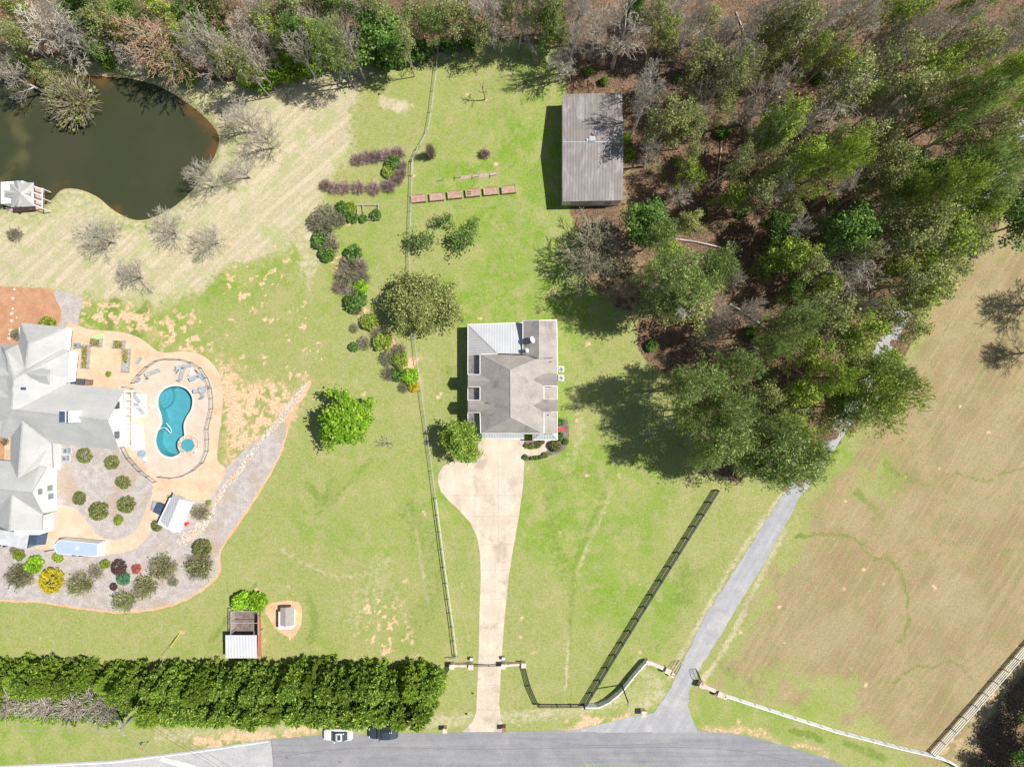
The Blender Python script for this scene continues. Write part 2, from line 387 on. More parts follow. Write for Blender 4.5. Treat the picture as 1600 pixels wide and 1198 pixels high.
# bare clay
def patch(poly, seed, lo, hi, scale=1.15, soft=2.6, amt=1.0):
    return amt*sm(-sdf(wx, wy, w2(poly)), -soft, soft)*sm(vnoise(X, Y, scale, seed, 5, .62), lo, hi)
cl = patch([(225, 500), (270, 490), (330, 520), (345, 560), (380, 600), (360, 740), (348, 640), (330, 572), (250, 550)], 21, .47, .58)
cl = np.maximum(cl, patch([(345, 560), (400, 600), (470, 600), (470, 640), (410, 680), (355, 745), (348, 640)], 22, .40, .54))
cl = np.maximum(cl, patch([(128, 465), (230, 475), (235, 520), (125, 515)], 23, .46, .56))
cl = np.maximum(cl, patch([(330, 420), (410, 400), (480, 380), (420, 480), (320, 470)], 24, .60, .68))
cl = np.maximum(cl, patch([(240, 470), (500, 400), (500, 620), (460, 640), (400, 600)], 25, .66, .72, .8))
cl = np.maximum(cl, patch([(470, 590), (484, 595), (420, 720), (385, 760), (365, 740), (420, 680)], 26, .3, .5))
cl = np.maximum(cl, patch([(560, 930), (640, 940), (650, 1020), (560, 1025)], 27, .58, .66))
cl = np.maximum(cl, patch([(520, 400), (545, 480), (600, 560), (650, 610), (655, 560), (600, 520), (560, 470), (530, 390)], 28, .38, .52, .7, 1.4))
cl = np.maximum(cl, patch([(960, 395), (1010, 400), (1000, 500), (940, 470), (930, 430)], 29, .35, .55))
cl = np.maximum(cl, patch([(870, 1150), (900, 1130), (985, 1110), (990, 1125), (930, 1138)], 30, .25, .45, .7, 1.2))
cl = np.maximum(cl, patch([(1090, 1132), (1160, 1135), (1260, 1165), (1320, 1195), (1300, 1190), (1200, 1155), (1100, 1146)], 31, .25, .45, .8, .8, .7))
cl = np.maximum(cl, patch([(300, 1150), (520, 1132), (520, 1150), (300, 1172)], 32, .35, .5, .8, .8, .8))
cl = np.maximum(cl, patch([(960, 230), (985, 235), (990, 330), (970, 330)], 33, .3, .5))
cl = np.maximum(cl, patch([(1445, 1180), (1600, 1020), (1620, 1040), (1480, 1190)], 34, .4, .6, .8, 1.0, .6))
cl = np.maximum(cl, patch([(420, 945), (466, 940), (470, 975), (455, 992), (435, 985), (418, 960)], 35, .0, .1, .8, .4))
cl = np.maximum(cl, patch([(404, 960), (410, 960), (411, 1020), (404, 1030)], 36, .0, .2, .8, .4))
for px, py, r in ((283, 986, 4.5), (860, 1, 0), (648, 232, 2), (645, 275, 4), (757, 157, 3), (756, 243, 5), (740, 700, 0)):
    if r: cl = np.maximum(cl, sm(-(np.hypot(fx-XY(px, py)[0], fy-XY(px, py)[1])-r/10), -.15, .2)*.8)
# little anthill specks
for i in range(150):
    a, b = rng.uniform(0, 1600), rng.uniform(60, 1130); cx, cy = XY(a, b)
    r = rng.uniform(.15, .42); sl = (np.abs(X-cx) < 1) & (np.abs(Y-cy) < 1)
    cl[sl] = np.maximum(cl[sl], .75*sm(-(np.hypot(fx[sl]-cx, fy[sl]-cy)-r), -.12, .12))
m_clay = cl*(1-m_lit*.6)
# lush green streaks and lines
lush = np.zeros_like(X)
def line(pts, w, amt, seed=40):
    global lush
    d = pdist(fx, fy, w2(spline(pts, 5, False))); lush = np.maximum(lush, amt*sm(-(d-w), -w*.7, w*.7)*sm(vnoise(X, Y, .9, seed), .12, .42))
line([(1245, 838), (1290, 834), (1335, 842), (1355, 862), (1372, 875), (1390, 874), (1408, 897), (1418, 930), (1418, 980), (1405, 1003)], .3, .78)
line([(1475, 740), (1505, 742), (1540, 752), (1570, 738), (1600, 732)], .3, .66)
line([(1388, 1082), (1410, 1055), (1440, 1039), (1460, 1043), (1478, 1034), (1500, 1040), (1518, 1060)], .28, .66)
line([(1340, 770), (1355, 785), (1375, 805)], .6, .7); line([(1385, 725), (1405, 742), (1450, 758)], .6, .6)
line([(1236, 1140), (1285, 1156)], .4, .9); line([(1322, 1160), (1380, 1185)], .7, .6)
line([(495, 805), (540, 760), (582, 718)], .5, .4); line([(180, 470), (168, 515)], .8, .9); line([(228, 480), (212, 520)], 1.0, .9)
line([(330, 1000), (400, 915)], .5, .5); line([(480, 930), (492, 965), (485, 1000)], .7, .5); line([(945, 770), (900, 880), (890, 1000)], .5, .45)
line([(880, 900), (860, 760), (950, 740)], 1.0, .35); line([(640, 1000), (680, 900), (640, 800)], 2.2, .35)
for poly, amt in (([(690, 560), (730, 520), (735, 700), (690, 700)], .5), ([(470, 740), (520, 710), (540, 790), (480, 800)], .55),
                  ([(820, 70), (860, 80), (860, 180), (760, 180), (760, 90)], .45), ([(1020, 990), (1060, 860), (1130, 830), (1060, 1000)], .5),
                  ([(1110, 1030), (1180, 1040), (1220, 1090), (1130, 1070)], .6), ([(600, 900), (700, 950), (690, 1010), (650, 1020)], .4),
                  ([(880, 480), (960, 500), (950, 600), (890, 600)], .35), ([(980, 1020), (1040, 1000), (1020, 1080), (960, 1090)], .4), ([(690, 780), (745, 860), (740, 1020), (715, 1010)], .25)):
    lush = np.maximum(lush, amt*sm(-sdf(wx, wy, w2(poly)), -2.5, 3)*sm(vnoise(X, Y, .5, 44), .35, .6))
# thin tan lines in the lawn
tan = np.zeros_like(X)
for pts, w, amt in (([(888, 985), (886, 1030), (884, 1080)], .22, .8), ([(650, 830), (660, 890), (668, 940)], .35, .6), ([(960, 760), (920, 850), (900, 900)], .5, .45), ([(440, 860), (520, 900), (600, 900), (640, 980)], .5, .4), ([(700, 790), (720, 900), (733, 1000)], .25, .3),
                    ([(600, 160), (620, 165), (630, 168)], .9, .9), ([(1225, 830), (1180, 920), (1130, 1020), (1100, 1060)], .5, .7), ([(1225, 770), (1160, 860), (1100, 960), (1045, 1060)], .5, .6), ([(900, 620), (905, 690), (880, 730)], 1.0, .4),
                    ([(250, 1150), (420, 1140), (700, 1125), (900, 1110), (1010, 1080)], 1.2, .55), ([(560, 100), (700, 85), (760, 72)], .7, .5), ([(600, 880), (560, 960)], 2.5, .35), ([(820, 330), (870, 350), (850, 420)], 2.5, .3), ([(1000, 1040), (1030, 1080), (990, 1110)], 1.3, .6)):
    d = pdist(fx, fy, w2(spline(pts, 5, False))); tan = np.maximum(tan, amt*sm(-(d-w), -w*.8, w*.8))
m_dry = np.maximum(m_dry, tan)
m_dry *= 1-.5*lush
# worn / yellower lawn tone
worn = sm(vnoise(X, Y, .055, 60, 5, .6), .34, .58)
for poly, amt in (([(230, 560), (500, 400), (520, 620), (350, 800)], .75), ([(480, 640), (660, 620), (680, 760), (560, 860), (420, 800)], .5), ([(380, 830), (600, 860), (640, 1020), (470, 1010), (0, 1010), (0, 960), (300, 940)], .8), ([(1090, 1080), (1100, 1140), (1480, 1230), (1480, 1190)], .5), ([(960, 700), (1150, 780), (1040, 1000), (900, 800)], .25)):
    worn = np.maximum(worn, amt*sm(-sdf(wx, wy, w2(poly)), -3, 3)+worn*.4)
dp = sdf(X, Y, POND); dpw = sdf(fx, fy, POND)
Z = np.zeros_like(X)
Z += -1.9*sm(-dp, -1.0, 4.5)-.35*sm(-dp, -1.3, .2)
muddy = sm(-(dp-.35), -.5, .3)
m_clay = np.maximum(m_clay, muddy*.9)
Z += -2.6*sm(-sdf(X, Y, POOL), -.9, -.3)
Z = np.maximum(Z, -2.8)
inside = (np.abs(X) < 84.1) & (np.abs(Y) < 64.1)
# gentle relief in the woods
Z += m_lit*(vnoise(X, Y, .5, 70, 3)-.5)*.25*inside

me = bpy.data.meshes.new('ground')
nv = nx*ny; me.vertices.add(nv); me.vertices.foreach_set('co', np.stack([X.ravel(), Y.ravel(), Z.ravel()], 1).astype(np.float32).ravel())
i = (np.arange(ny-1)[:, None]*nx+np.arange(nx-1)[None, :]).ravel(); q = np.stack([i, i+1, i+nx+1, i+nx], 1)
me.loops.add(q.size); me.loops.foreach_set('vertex_index', q.ravel().astype(np.int32))
me.polygons.add(len(q)); me.polygons.foreach_set('loop_start', (np.arange(len(q))*4).astype(np.int32)); me.polygons.foreach_set('loop_total', np.full(len(q), 4, np.int32))
me.polygons.foreach_set('use_smooth', np.ones(len(q), bool)); me.update(calc_edges=True)
def attr(me, name, chans):
    a = me.color_attributes.new(name, 'FLOAT_COLOR', 'POINT')
    a.data.foreach_set('color', np.stack([np.clip(c, 0, 1).ravel() for c in chans], 1).astype(np.float32).ravel())
attr(me, 'soil_a', (m_dry, m_field, m_lit, m_clay)); attr(me, 'soil_b', (lush, worn, np.zeros_like(X), np.ones_like(X)))
del wx, wy, fx, fy

gm, nt, N, L, bs = newmat('ground_cover')
def chan(nm):
    a = nt.nodes.new('ShaderNodeVertexColor'); a.layer_name = nm; s = nt.nodes.new('ShaderNodeSeparateColor')
    lk(nt, a.outputs[0], s.inputs[0]); return s.outputs[0], s.outputs[1], s.outputs[2], a.outputs[1]
cd, cf, cl_, cc_ = chan('soil_a'); clu, cwo, _, _ = chan('soil_b')
co = position(nt)
n_fine = noise(nt, co, 3.2, 5, .72); n_mid = noise(nt, co, .55, 5, .65); n_pat = noise(nt, co, .14, 5, .62, .5); n_grain = noise(nt, co, 9.0, 2, .7)
def rough_edge(c, amt=.55, n=n_fine, w=.15):
    v = mathn(nt, 'ADD', c, mathn(nt, 'MULTIPLY', mathn(nt, 'SUBTRACT', n, .5), amt*2)); return ramp(nt, v, .5-w, .5+w)
n_m2 = noise(nt, co, 1.25, 5, .7, .3); n_m3 = noise(nt, position(nt, .6), .26, 5, .65, .4)
green = mixc(nt, ramp(nt, n_pat, .36, .64), (.20, .315, .040), (.27, .345, .075))
green = mixc(nt, mathn(nt, 'MULTIPLY', ramp(nt, n_mid, .45, .68), .8), green, (.335, .335, .14))
green = mixc(nt, mathn(nt, 'MULTIPLY', ramp(nt, n_m2, .52, .68), .7), green, (.15, .235, .035))
green = mixc(nt, mathn(nt, 'MULTIPLY', ramp(nt, n_m3, .48, .64), .5), green, (.41, .38, .17))
green = mixc(nt, mathn(nt, 'MULTIPLY', cwo, .58), green, mixc(nt, ramp(nt, n_m2, .38, .62), (.30, .31, .11), (.41, .375, .19)))
green = mixc(nt, mathn(nt, 'MULTIPLY', ramp(nt, n_fine, .60, .72), .6), green, (.45, .43, .20))
green = mixc(nt, rough_edge(clu, .9, n_m2, .38), green, mixc(nt, n_m2, (.13, .24, .03), (.21, .31, .05)))
mow = noise(nt, position(nt, math.radians(-42), (.05, 1.1, 1)), 1.0, 5, .7, .5)
dryc = mixc(nt, ramp(nt, n_m2, .3, .7), (.42, .37, .235), (.51, .45, .30))
dryc = mixc(nt, mathn(nt, 'MULTIPLY', ramp(nt, mow, .42, .62), .75), dryc, (.60, .51, .36))
dryc = mixc(nt, mathn(nt, 'MULTIPLY', ramp(nt, n_m3, .48, .64), .8), dryc, (.38, .40, .18))
dryc = mixc(nt, mathn(nt, 'MULTIPLY', ramp(nt, n_mid, .5, .7), .6), dryc, (.44, .42, .22))
rut = noise(nt, position(nt, math.radians(-58), (.045, 1.9, 1)), 1.0, 4, .65)
rut2 = noise(nt, position(nt, math.radians(-38), (.08, 1.6, 1)), 1.0, 3, .6)
fldc = mixc(nt, ramp(nt, n_pat, .36, .64), (.31, .23, .125), (.37, .285, .155))
fldc = mixc(nt, ramp(nt, n_mid, .48, .66), fldc, (.265, .25, .11))
fldc = mixc(nt, mathn(nt, 'MULTIPLY', ramp(nt, n_m3, .46, .66), .42), fldc, (.27, .28, .11))
fldc = mixc(nt, mathn(nt, 'MULTIPLY', ramp(nt, noise(nt, position(nt, 2.1), .09, 4, .6), .45, .62), .5), fldc, (.40, .33, .195))
fldc = mixc(nt, mathn(nt, 'MULTIPLY', ramp(nt, rut, .45, .70), .45), fldc, (.44, .36, .21))
fldc = mixc(nt, mathn(nt, 'MULTIPLY', ramp(nt, rut2, .52, .70), .3), fldc, (.31, .195, .12))
fldc = mixc(nt, mathn(nt, 'MULTIPLY', ramp(nt, n_m2, .5, .7), .45), fldc, (.29, .25, .115))
lic = mixc(nt, ramp(nt, n_fine, .35, .65), (.085, .06, .04), (.23, .15, .095))
lic = mixc(nt, ramp(nt, n_mid, .5, .7), lic, (.27, .155, .095))
lic = mixc(nt, ramp(nt, n_pat, .58, .70), lic, (.12, .15, .05))
lic = mixc(nt, ramp(nt, n_grain, .58, .75), lic, (.42, .33, .24))
clc = mixc(nt, ramp(nt, n_fine, .3, .7), (.60, .38, .22), (.76, .54, .36))
col = mixc(nt, rough_edge(cd, .75, n_m2, .32), green, dryc)
col = mixc(nt, rough_edge(cf, .8, n_m2, .36), col, fldc)
col = mixc(nt, mathn(nt, 'MULTIPLY', rough_edge(clu, .95, n_m2, .38), .8), col, mixc(nt, n_fine, (.14, .19, .04), (.26, .29, .09)))
col = mixc(nt, rough_edge(cl_, .6, n_mid), col, lic)
col = mixc(nt, mathn(nt, 'MULTIPLY', ramp(nt, cc_, .02, .5), .55), col, (.44, .36, .18))
cve = mathn(nt, 'ADD', mathn(nt, 'SUBTRACT', cc_, .10), mathn(nt, 'MULTIPLY', mathn(nt, 'SUBTRACT', n_m2, .5), 1.7))
col = mixc(nt, ramp(nt, cve, .22, .80), col, clc)
grain = mathn(nt, 'MULTIPLY_ADD', ramp(nt, n_grain, .2, .8), .34); grain.node.inputs[2].default_value = .83
gf = mathn(nt, 'MULTIPLY_ADD', ramp(nt, n_fine, .25, .75), .34); gf.node.inputs[2].default_value = .83
grain = mathn(nt, 'MULTIPLY', grain, gf)
cb = nt.nodes.new('ShaderNodeCombineColor')
for k in range(3): lk(nt, grain, cb.inputs[k])
col = mixc(nt, 1.0, col, cb.outputs[0], 'MULTIPLY')
lk(nt, col, bs.inputs['Base Color']); bs.inputs['Roughness'].default_value = .95; bs.inputs['Specular IOR Level'].default_value = .1
bump(nt, bs, n_fine, .6, .12)
me.materials.append(gm); struct('ground', me)

# pond water: still, murky, with rusty silt in the shallows (attribute = distance from the bank)
pxs = np.arange(-104, -45, .4); pys = np.arange(24, 60, .4); PX, PY = np.meshgrid(pxs, pys)
d = sdf(PX, PY, POND); keep = d < 1.6
me = bpy.data.meshes.new('pond_water'); n_ = PX.shape[1]
ids = -np.ones(PX.size, int); kk = keep.ravel(); ids[kk] = np.arange(kk.sum())
vv = np.stack([PX.ravel()[kk], PY.ravel()[kk], np.full(kk.sum(), -.32)], 1)
fs = [(a, a+1, a+n_+1, a+n_) for r in range(PX.shape[0]-1) for a in range(r*n_, r*n_+n_-1)]
fs = [tuple(int(ids[j]) for j in f) for f in fs if all(kk[j] for j in f)]
me.from_pydata(vv.tolist(), [], fs)
dd = d.ravel()[kk]; xx = PX.ravel()[kk]; yy = PY.ravel()[kk]
sh = sm(dd+vnoise(xx, yy, .5, 80, 5, .7)*3.4-1.7, -1.7, .1)*sm(vnoise(xx, yy, .12, 81), .40, .6)
alg = sm(-pdist(xx, yy, w2(spline([(60, 130), (20, 190), (40, 230), (0, 280), (-60, 330)], 5, False))), -2.2, .2)*sm(vnoise(xx, yy, .35, 82, 5), .40, .6)
attr(me, 'silt', (sh, alg, sh*0, sh*0+1))
wm, nt, N, L, bs = newmat('pond_water')
a = N.new('ShaderNodeVertexColor'); a.layer_name = 'silt'; s = N.new('ShaderNodeSeparateColor'); lk(nt, a.outputs[0], s.inputs[0])
c = mixc(nt, ramp(nt, noise(nt, position(nt), .12), .35, .65), (.046, .053, .027), (.054, .058, .031))
c = mixc(nt, mathn(nt, 'MULTIPLY', s.outputs[1], .6), c, (.125, .115, .05)); c = mixc(nt, mathn(nt, 'MULTIPLY', s.outputs[0], .8), c, (.135, .075, .025))
lk(nt, c, bs.inputs['Base Color']); bs.inputs['Roughness'].default_value = .12; bs.inputs['IOR'].default_value = 1.33
bump(nt, bs, noise(nt, position(nt), 2.5, 3), .08, .02)
me.materials.append(wm); struct('pond_water', me)

def sheet(name, pts, z, mat, n=0, holes=(), jit=0.0, thick=0.1):
    pts = spline(pts, n) if n else pts
    p = w2(pts)
    if jit:
        q = []
        for i in range(len(p)):
            a, b = p[i], p[(i+1) % len(p)]; L_ = math.hypot(b[0]-a[0], b[1]-a[1]); m = max(1, int(L_/.6))
            for k in range(m):
                t = k/m; q.append((a[0]+(b[0]-a[0])*t+random.uniform(-jit, jit), a[1]+(b[1]-a[1])*t+random.uniform(-jit, jit)))
        p = q
    loops = [[Vector((a[0], a[1], 0)) for a in p]]+[[Vector((a[0], a[1], 0)) for a in h] for h in holes]
    tri = tessellate_polygon(loops); flat = [v for l in loops for v in l]
    vs = [(v.x, v.y, z) for v in flat]; n0 = len(vs); fs = []
    for t in tri:
        A, B, C = [flat[i] for i in t]
        fs.append(tuple(t) if (B-A).cross(C-A).z > 0 else tuple(t)[::-1])
    vs += [(v.x, v.y, z-thick) for v in flat]; o = 0
    for l in loops:
        for i in range(len(l)): j = (i+1) % len(l); fs.append((o+i, o+j, n0+o+j, n0+o+i))
        o += len(l)
    me = bpy.data.meshes.new(name); me.from_pydata(vs, [], fs); me.materials.append(mat); return struct(name, me)

sheet('road', [(-200, 1206), (178, 1187), (300, 1172), (424, 1154), (505, 1148), (640, 1145), (820, 1142), (1000, 1139), (1088, 1140), (1150, 1146), (1220, 1162), (1290, 1183), (1350, 1210), (1460, 1260), (1700, 1400), (1700, 1500), (1400, 1320), (1280, 1235), (1150, 1206), (1040, 1198), (930, 1196), (820, 1200), (700, 1206), (500, 1222), (300, 1242), (-200, 1300)], .020, M['asphalt'], jit=.10)
sheet('old_road_section', [(-210, 1206), (178, 1187.5), (300, 1172.5), (423, 1154.5), (425, 1175), (430, 1232), (-210, 1302)], .028, M['asphalt_old'])
sheet('road_edge_line', [(-200, 1209), (178, 1190), (300, 1175), (420, 1157.5), (420, 1159), (300, 1176.6), (178, 1191.8), (-200, 1211)], .034, M['paint'])
sheet('stop_line', [(249, 1187.5), (254, 1182.5), (300, 1194), (330, 1205), (324, 1212), (290, 1201)], .034, M['paint'])
lane = [(1022, 1113), (990, 1118), (930, 1134), (880, 1143), (1000, 1144), (1090, 1144), (1083, 1125), (1075, 1103), (1077, 1078), (1098, 1037), (1130, 985), (1200, 868), (1252, 775), (1318, 682), (1362, 600), (1424, 492), (1496, 384), (1574, 265), (1660, 120), (1640, 110), (1553, 252), (1474, 372), (1402, 482), (1340, 592), (1296, 672), (1225, 770), (1162, 868), (1102, 962), (1067, 1033), (1046, 1078)]
sheet('private_lane', lane, .026, M['lane'], jit=.12)
sheet('concrete_driveway', [(745, 684), (745, 722), (705, 721), (692, 728), (685, 740), (684, 752), (689, 768), (702, 783), (718, 797), (735, 817), (745, 838), (750, 865), (751, 900), (749, 960), (748, 1020), (745, 1085), (744, 1112), (738, 1127), (722, 1143), (787, 1143), (782, 1120), (780, 1100), (783, 1040), (787, 980), (793, 915), (800, 868), (811, 805), (817, 760), (819, 720), (819, 684)], .032, M['concrete'])
for name, pts in (('joint', None),):
    for (x0, y0, x1, y1) in ((742, 724, 742.4, 836), (688, 773.5, 815, 774), (735, 806, 810, 806.4), (748, 850, 802, 850.4), (751, 890, 796, 890.4), (750, 935, 790, 935.4), (749, 980, 786, 980.4), (747, 1024, 784, 1024.4), (745, 1070, 781, 1070.4), (744, 1108, 781, 1108.4), (779, 724, 779.4, 850)):
        me_ = MB().box(*XY((x0+x1)/2, (y0+y1)/2), .030, max(.045, (x1-x0)/10), max(.045, (y1-y0)/10), .006).mesh('driveway_joint', M['joint']); struct('driveway_joint', me_)
# beds round the house on the left
BED = [(-60, 850), (55, 850), (60, 835), (80, 815), (82, 745), (90, 688), (192, 700), (252, 750), (238, 775), (300, 780), (345, 740), (385, 700), (440, 660), (447, 672), (438, 705), (410, 757), (374, 812), (342, 860), (342, 890), (322, 914), (268, 944), (192, 955), (130, 949), (60, 939), (-60, 925)]
sheet('clay_border', [(-60, 850), (300, 770), (350, 735), (400, 690), (450, 635), (478, 598), (486, 600), (455, 655), (449, 676), (440, 708), (412, 760), (377, 814), (345, 862), (345, 892), (324, 917), (269, 947), (192, 958), (130, 952), (60, 942), (-60, 928)], .012, M['claysheet'], 3, jit=.10)
sheet('gravel_bed', BED, .020, M['gravel'], 2, jit=.06)
sheet('river_stone_strip', [(470, 603), (478, 606), (446, 655), (412, 688), (384, 728), (346, 778), (330, 810), (310, 838), (285, 852), (278, 842), (300, 826), (322, 800), (338, 772), (372, 730), (402, 690), (436, 650)], .028, M['cobble'], 3, jit=.12)
sheet('mulch_bed', [(-60, 446), (0, 447), (60, 450), (90, 456), (98, 480), (100, 505), (96, 530), (-60, 600)], .016, M['mulch'], 2, jit=.1)
sheet('courtyard', [(-60, 680), (22, 682), (24, 722), (-60, 720)], .018, M['mulch'])
sheet('courtyard_walk', [(8, 680), (20, 680), (18, 724), (6, 724)], .026, M['peach'])
sheet('gravel_patch', [(84, 456), (110, 459), (128, 466), (125, 490), (118, 514), (92, 514), (96, 488)], .022, M['gravel'], 3, jit=.1)
sheet('back_patio', [(100, 514), (140, 515), (190, 519), (222, 530), (245, 548), (262, 551), (290, 549), (318, 556), (340, 580), (348, 610), (346, 650), (341, 690), (340, 720), (353, 735), (336, 768), (318, 782), (286, 778), (262, 772), (238, 770), (236, 752), (186, 700), (120, 690), (100, 640)], .026, M['peach'], 3, holes=[POOL[::-1]])
DECK = [(205, 606), (214, 588), (232, 570), (255, 562), (285, 562), (308, 570), (326, 590), (333, 612), (333, 640), (327, 662), (327, 692), (322, 718), (305, 738), (280, 747), (258, 747), (244, 742), (222, 724), (204, 700), (184, 700), (184, 606)]
sheet('pool_deck', DECK, .044, M['deckcon'], 4, holes=[POOL[::-1]], thick=.3)
sheet('garden_path', [(88, 792), (110, 792), (128, 803), (142, 824), (160, 840), (188, 843), (212, 828), (226, 800), (240, 768), (262, 770), (250, 800), (234, 834), (210, 858), (170, 866), (120, 863), (56, 857), (54, 833), (88, 826)], .034, M['pathcon'], 2)
sheet('coop_pad', [(420, 943), (466, 940), (470, 975), (456, 993), (436, 987), (418, 962)], .014, M['claysheet'], 3, jit=.08)
for x, y, s in ((20, 466, 5), (20, 482, 4), (18, 490, 5), (18, 501, 5), (26, 496, 3), (16, 516, 5), (15, 522, 4), (14, 529, 5), (22, 452, 4)):
    sheet('stepping_stone', [(x-s*.5, y-s*.35), (x+s*.4, y-s*.45), (x+s*.5, y+s*.3), (x-s*.3, y+s*.45)], .040, M['coping'])
sheet('front_bed', [(819, 686), (852, 686), (858, 676), (872, 655), (886, 655), (889, 680), (882, 703), (858, 712), (843, 718), (817, 720), (817, 712), (830, 712), (845, 706), (852, 697), (819, 697)], .014, M['darkmulch'], 2, jit=.06)
sheet('front_walk', [(817, 702), (836, 702), (846, 697), (851, 688), (860, 688), (857, 700), (849, 708), (836, 711.5), (817, 711.5)], .036, M['concrete'], 3)
# pool basin and water
def ring(poly, z, s=1.0):
    cx = sum(p[0] for p in poly)/len(poly); cy = sum(p[1] for p in poly)/len(poly)
    return [(cx+(p[0]-cx)*s, cy+(p[1]-cy)*s, z) for p in poly]
pw, nt, N, L, bs = newmat('pool_water')
tr = N.new('ShaderNodeBsdfTransparent'); tr.inputs[0].default_value = (.52, .88, .92, 1); gl = N.new('ShaderNodeBsdfGlossy'); gl.inputs['Roughness'].default_value = .03
fr = N.new('ShaderNodeFresnel'); fr.inputs[0].default_value = 1.33; mx = N.new('ShaderNodeMixShader')
bp = N.new('ShaderNodeBump'); bp.inputs['Strength'].default_value = .15; bp.inputs['Distance'].default_value = .02
lk(nt, noise(nt, position(nt), 3), bp.inputs['Height']); lk(nt, bp.outputs[0], gl.inputs['Normal']); lk(nt, bp.outputs[0], fr.inputs['Normal'])
lk(nt, fr.outputs[0], mx.inputs[0]); lk(nt, tr.outputs[0], mx.inputs[1]); lk(nt, gl.outputs[0], mx.inputs[2]); lk(nt, mx.outputs[0], N['Material Output'].inputs[0])
def basin(root, poly, floor_z, dx=0):
    b = MB(); n = len(poly); top = ring(poly, .05, 1.0); bot = ring(poly, floor_z, .96)
    fs = [(i, n+i, n+(i+1) % n, (i+1) % n) for i in range(n)]
    tri = [tuple(i+n for i in t) for t in tessellate_polygon([[Vector((p[0], p[1], 0)) for p in poly]])]
    b.add(top+bot, fs+tri); part(root, 'basin', b, M['teal'])
    c = MB(); o1 = ring(poly, .055, 1.0); cx = sum(p[0] for p in poly)/n; cy = sum(p[1] for p in poly)/n
    inn = [(p[0], p[1]) for p in poly]; out = []
    for i in range(n):
        a, e = poly[i-1], poly[(i+1) % n]; t = Vector((e[0]-a[0], e[1]-a[1])).normalized(); nn = Vector((t.y, -t.x))
        if nn.dot(Vector((poly[i][0]-cx, poly[i][1]-cy))) < 0 and sdf(np.array([poly[i][0]+nn.x*.05]), np.array([poly[i][1]+nn.y*.05]), poly)[0] < 0: nn = -nn
        if sdf(np.array([poly[i][0]+nn.x*.05]), np.array([poly[i][1]+nn.y*.05]), poly)[0] < 0: nn = -nn
        out.append((poly[i][0]+nn.x*.32, poly[i][1]+nn.y*.32))
    c.add([(p[0], p[1], .06) for p in inn]+[(p[0], p[1], .06) for p in out]+[(p[0], p[1], .0) for p in out]+[(p[0], p[1], -.04) for p in inn],
          [(i, (i+1) % n, n+(i+1) % n, n+i) for i in range(n)]+[(n+i, n+(i+1) % n, 2*n+(i+1) % n, 2*n+i) for i in range(n)]+[(3*n+i, 3*n+(i+1) % n, (i+1) % n, i) for i in range(n)])
    part(root, 'coping', c, M['coping'])
    w = MB(); w.add([(p[0], p[1], -.10) for p in poly], [t for t in tessellate_polygon([[Vector((p[0], p[1], 0)) for p in poly]])]); part(root, 'water', w, pw)
pool = thing('swimming_pool', 'turquoise kidney shaped swimming pool in the pale deck beside the white house', 'swimming pool', (*XY(270, 660), 0))
basin(pool, POOL, -1.9)
st = MB()
for k, r in enumerate((2.0, 1.5, 1.0)):
    c0 = XY(246, 619); arc = [(c0[0]+r*math.cos(t), c0[1]+r*math.sin(t)) for t in np.linspace(-1.35, 1.25, 16)]+[(c0[0]-.3, c0[1])]
    arc = [p for p in arc]; st.prism(arc, -1.6, -.9+.27*k)
part(pool, 'entry_steps', st, M['teal'])
hs = MB(); hp = spline([(244, 680), (248, 671), (256, 668), (262, 672), (266, 676), (267, 671), (262, 664), (259, 661)], 5, False); hp = [(*XY(*p), -.05) for p in hp]
for a, b in zip(hp[:-1], hp[1:]): hs.tube(a, b, .05, n=5)
solo('floating_hose', hs, M['white'], 'white looped cleaning hose floating on the swimming pool', 'hose')
spa = thing('hot_tub', 'small round blue hot tub in a raised stone ring beside the swimming pool', 'hot tub', (*XY(294.5, 695), 0))
sb = MB(); sb.prism([(p[0], p[1]) for p in SPA], .05, .09); part(spa, 'basin', sb, M['teal'])
sb = MB(); sb.prism([(p[0], p[1]) for p in ring(SPA, 0, .45)], .09, .14); part(spa, 'drain_plate', sb, M['teal'])
sb = MB(); sb.add([(p[0], p[1], .33) for p in SPA], [t for t in tessellate_polygon([[Vector((p[0], p[1], 0)) for p in SPA]])]); part(spa, 'water', sb, pw)
sr = MB(); n = 28; ro = [XY(294.5+r*math.cos(t), 695+r*math.sin(t)) for r in (10.2, 15.5) for t in np.linspace(0, 2*math.pi, n, endpoint=False)]
sr.add([(p[0], p[1], .40) for p in ro[:n]]+[(p[0], p[1], .40) for p in ro[n:]]+[(p[0], p[1], 0) for p in ro[n:]]+[(p[0], p[1], 0) for p in ro[:n]],
       [(i, (i+1) % n, n+(i+1) % n, n+i) for i in range(n)]+[(n+i, n+(i+1) % n, 2*n+(i+1) % n, 2*n+i) for i in range(n)]+[(3*n+i, 3*n+(i+1) % n, (i+1) % n, i) for i in range(n)])
part(spa, 'stone_ring', sr, M['cobble'])
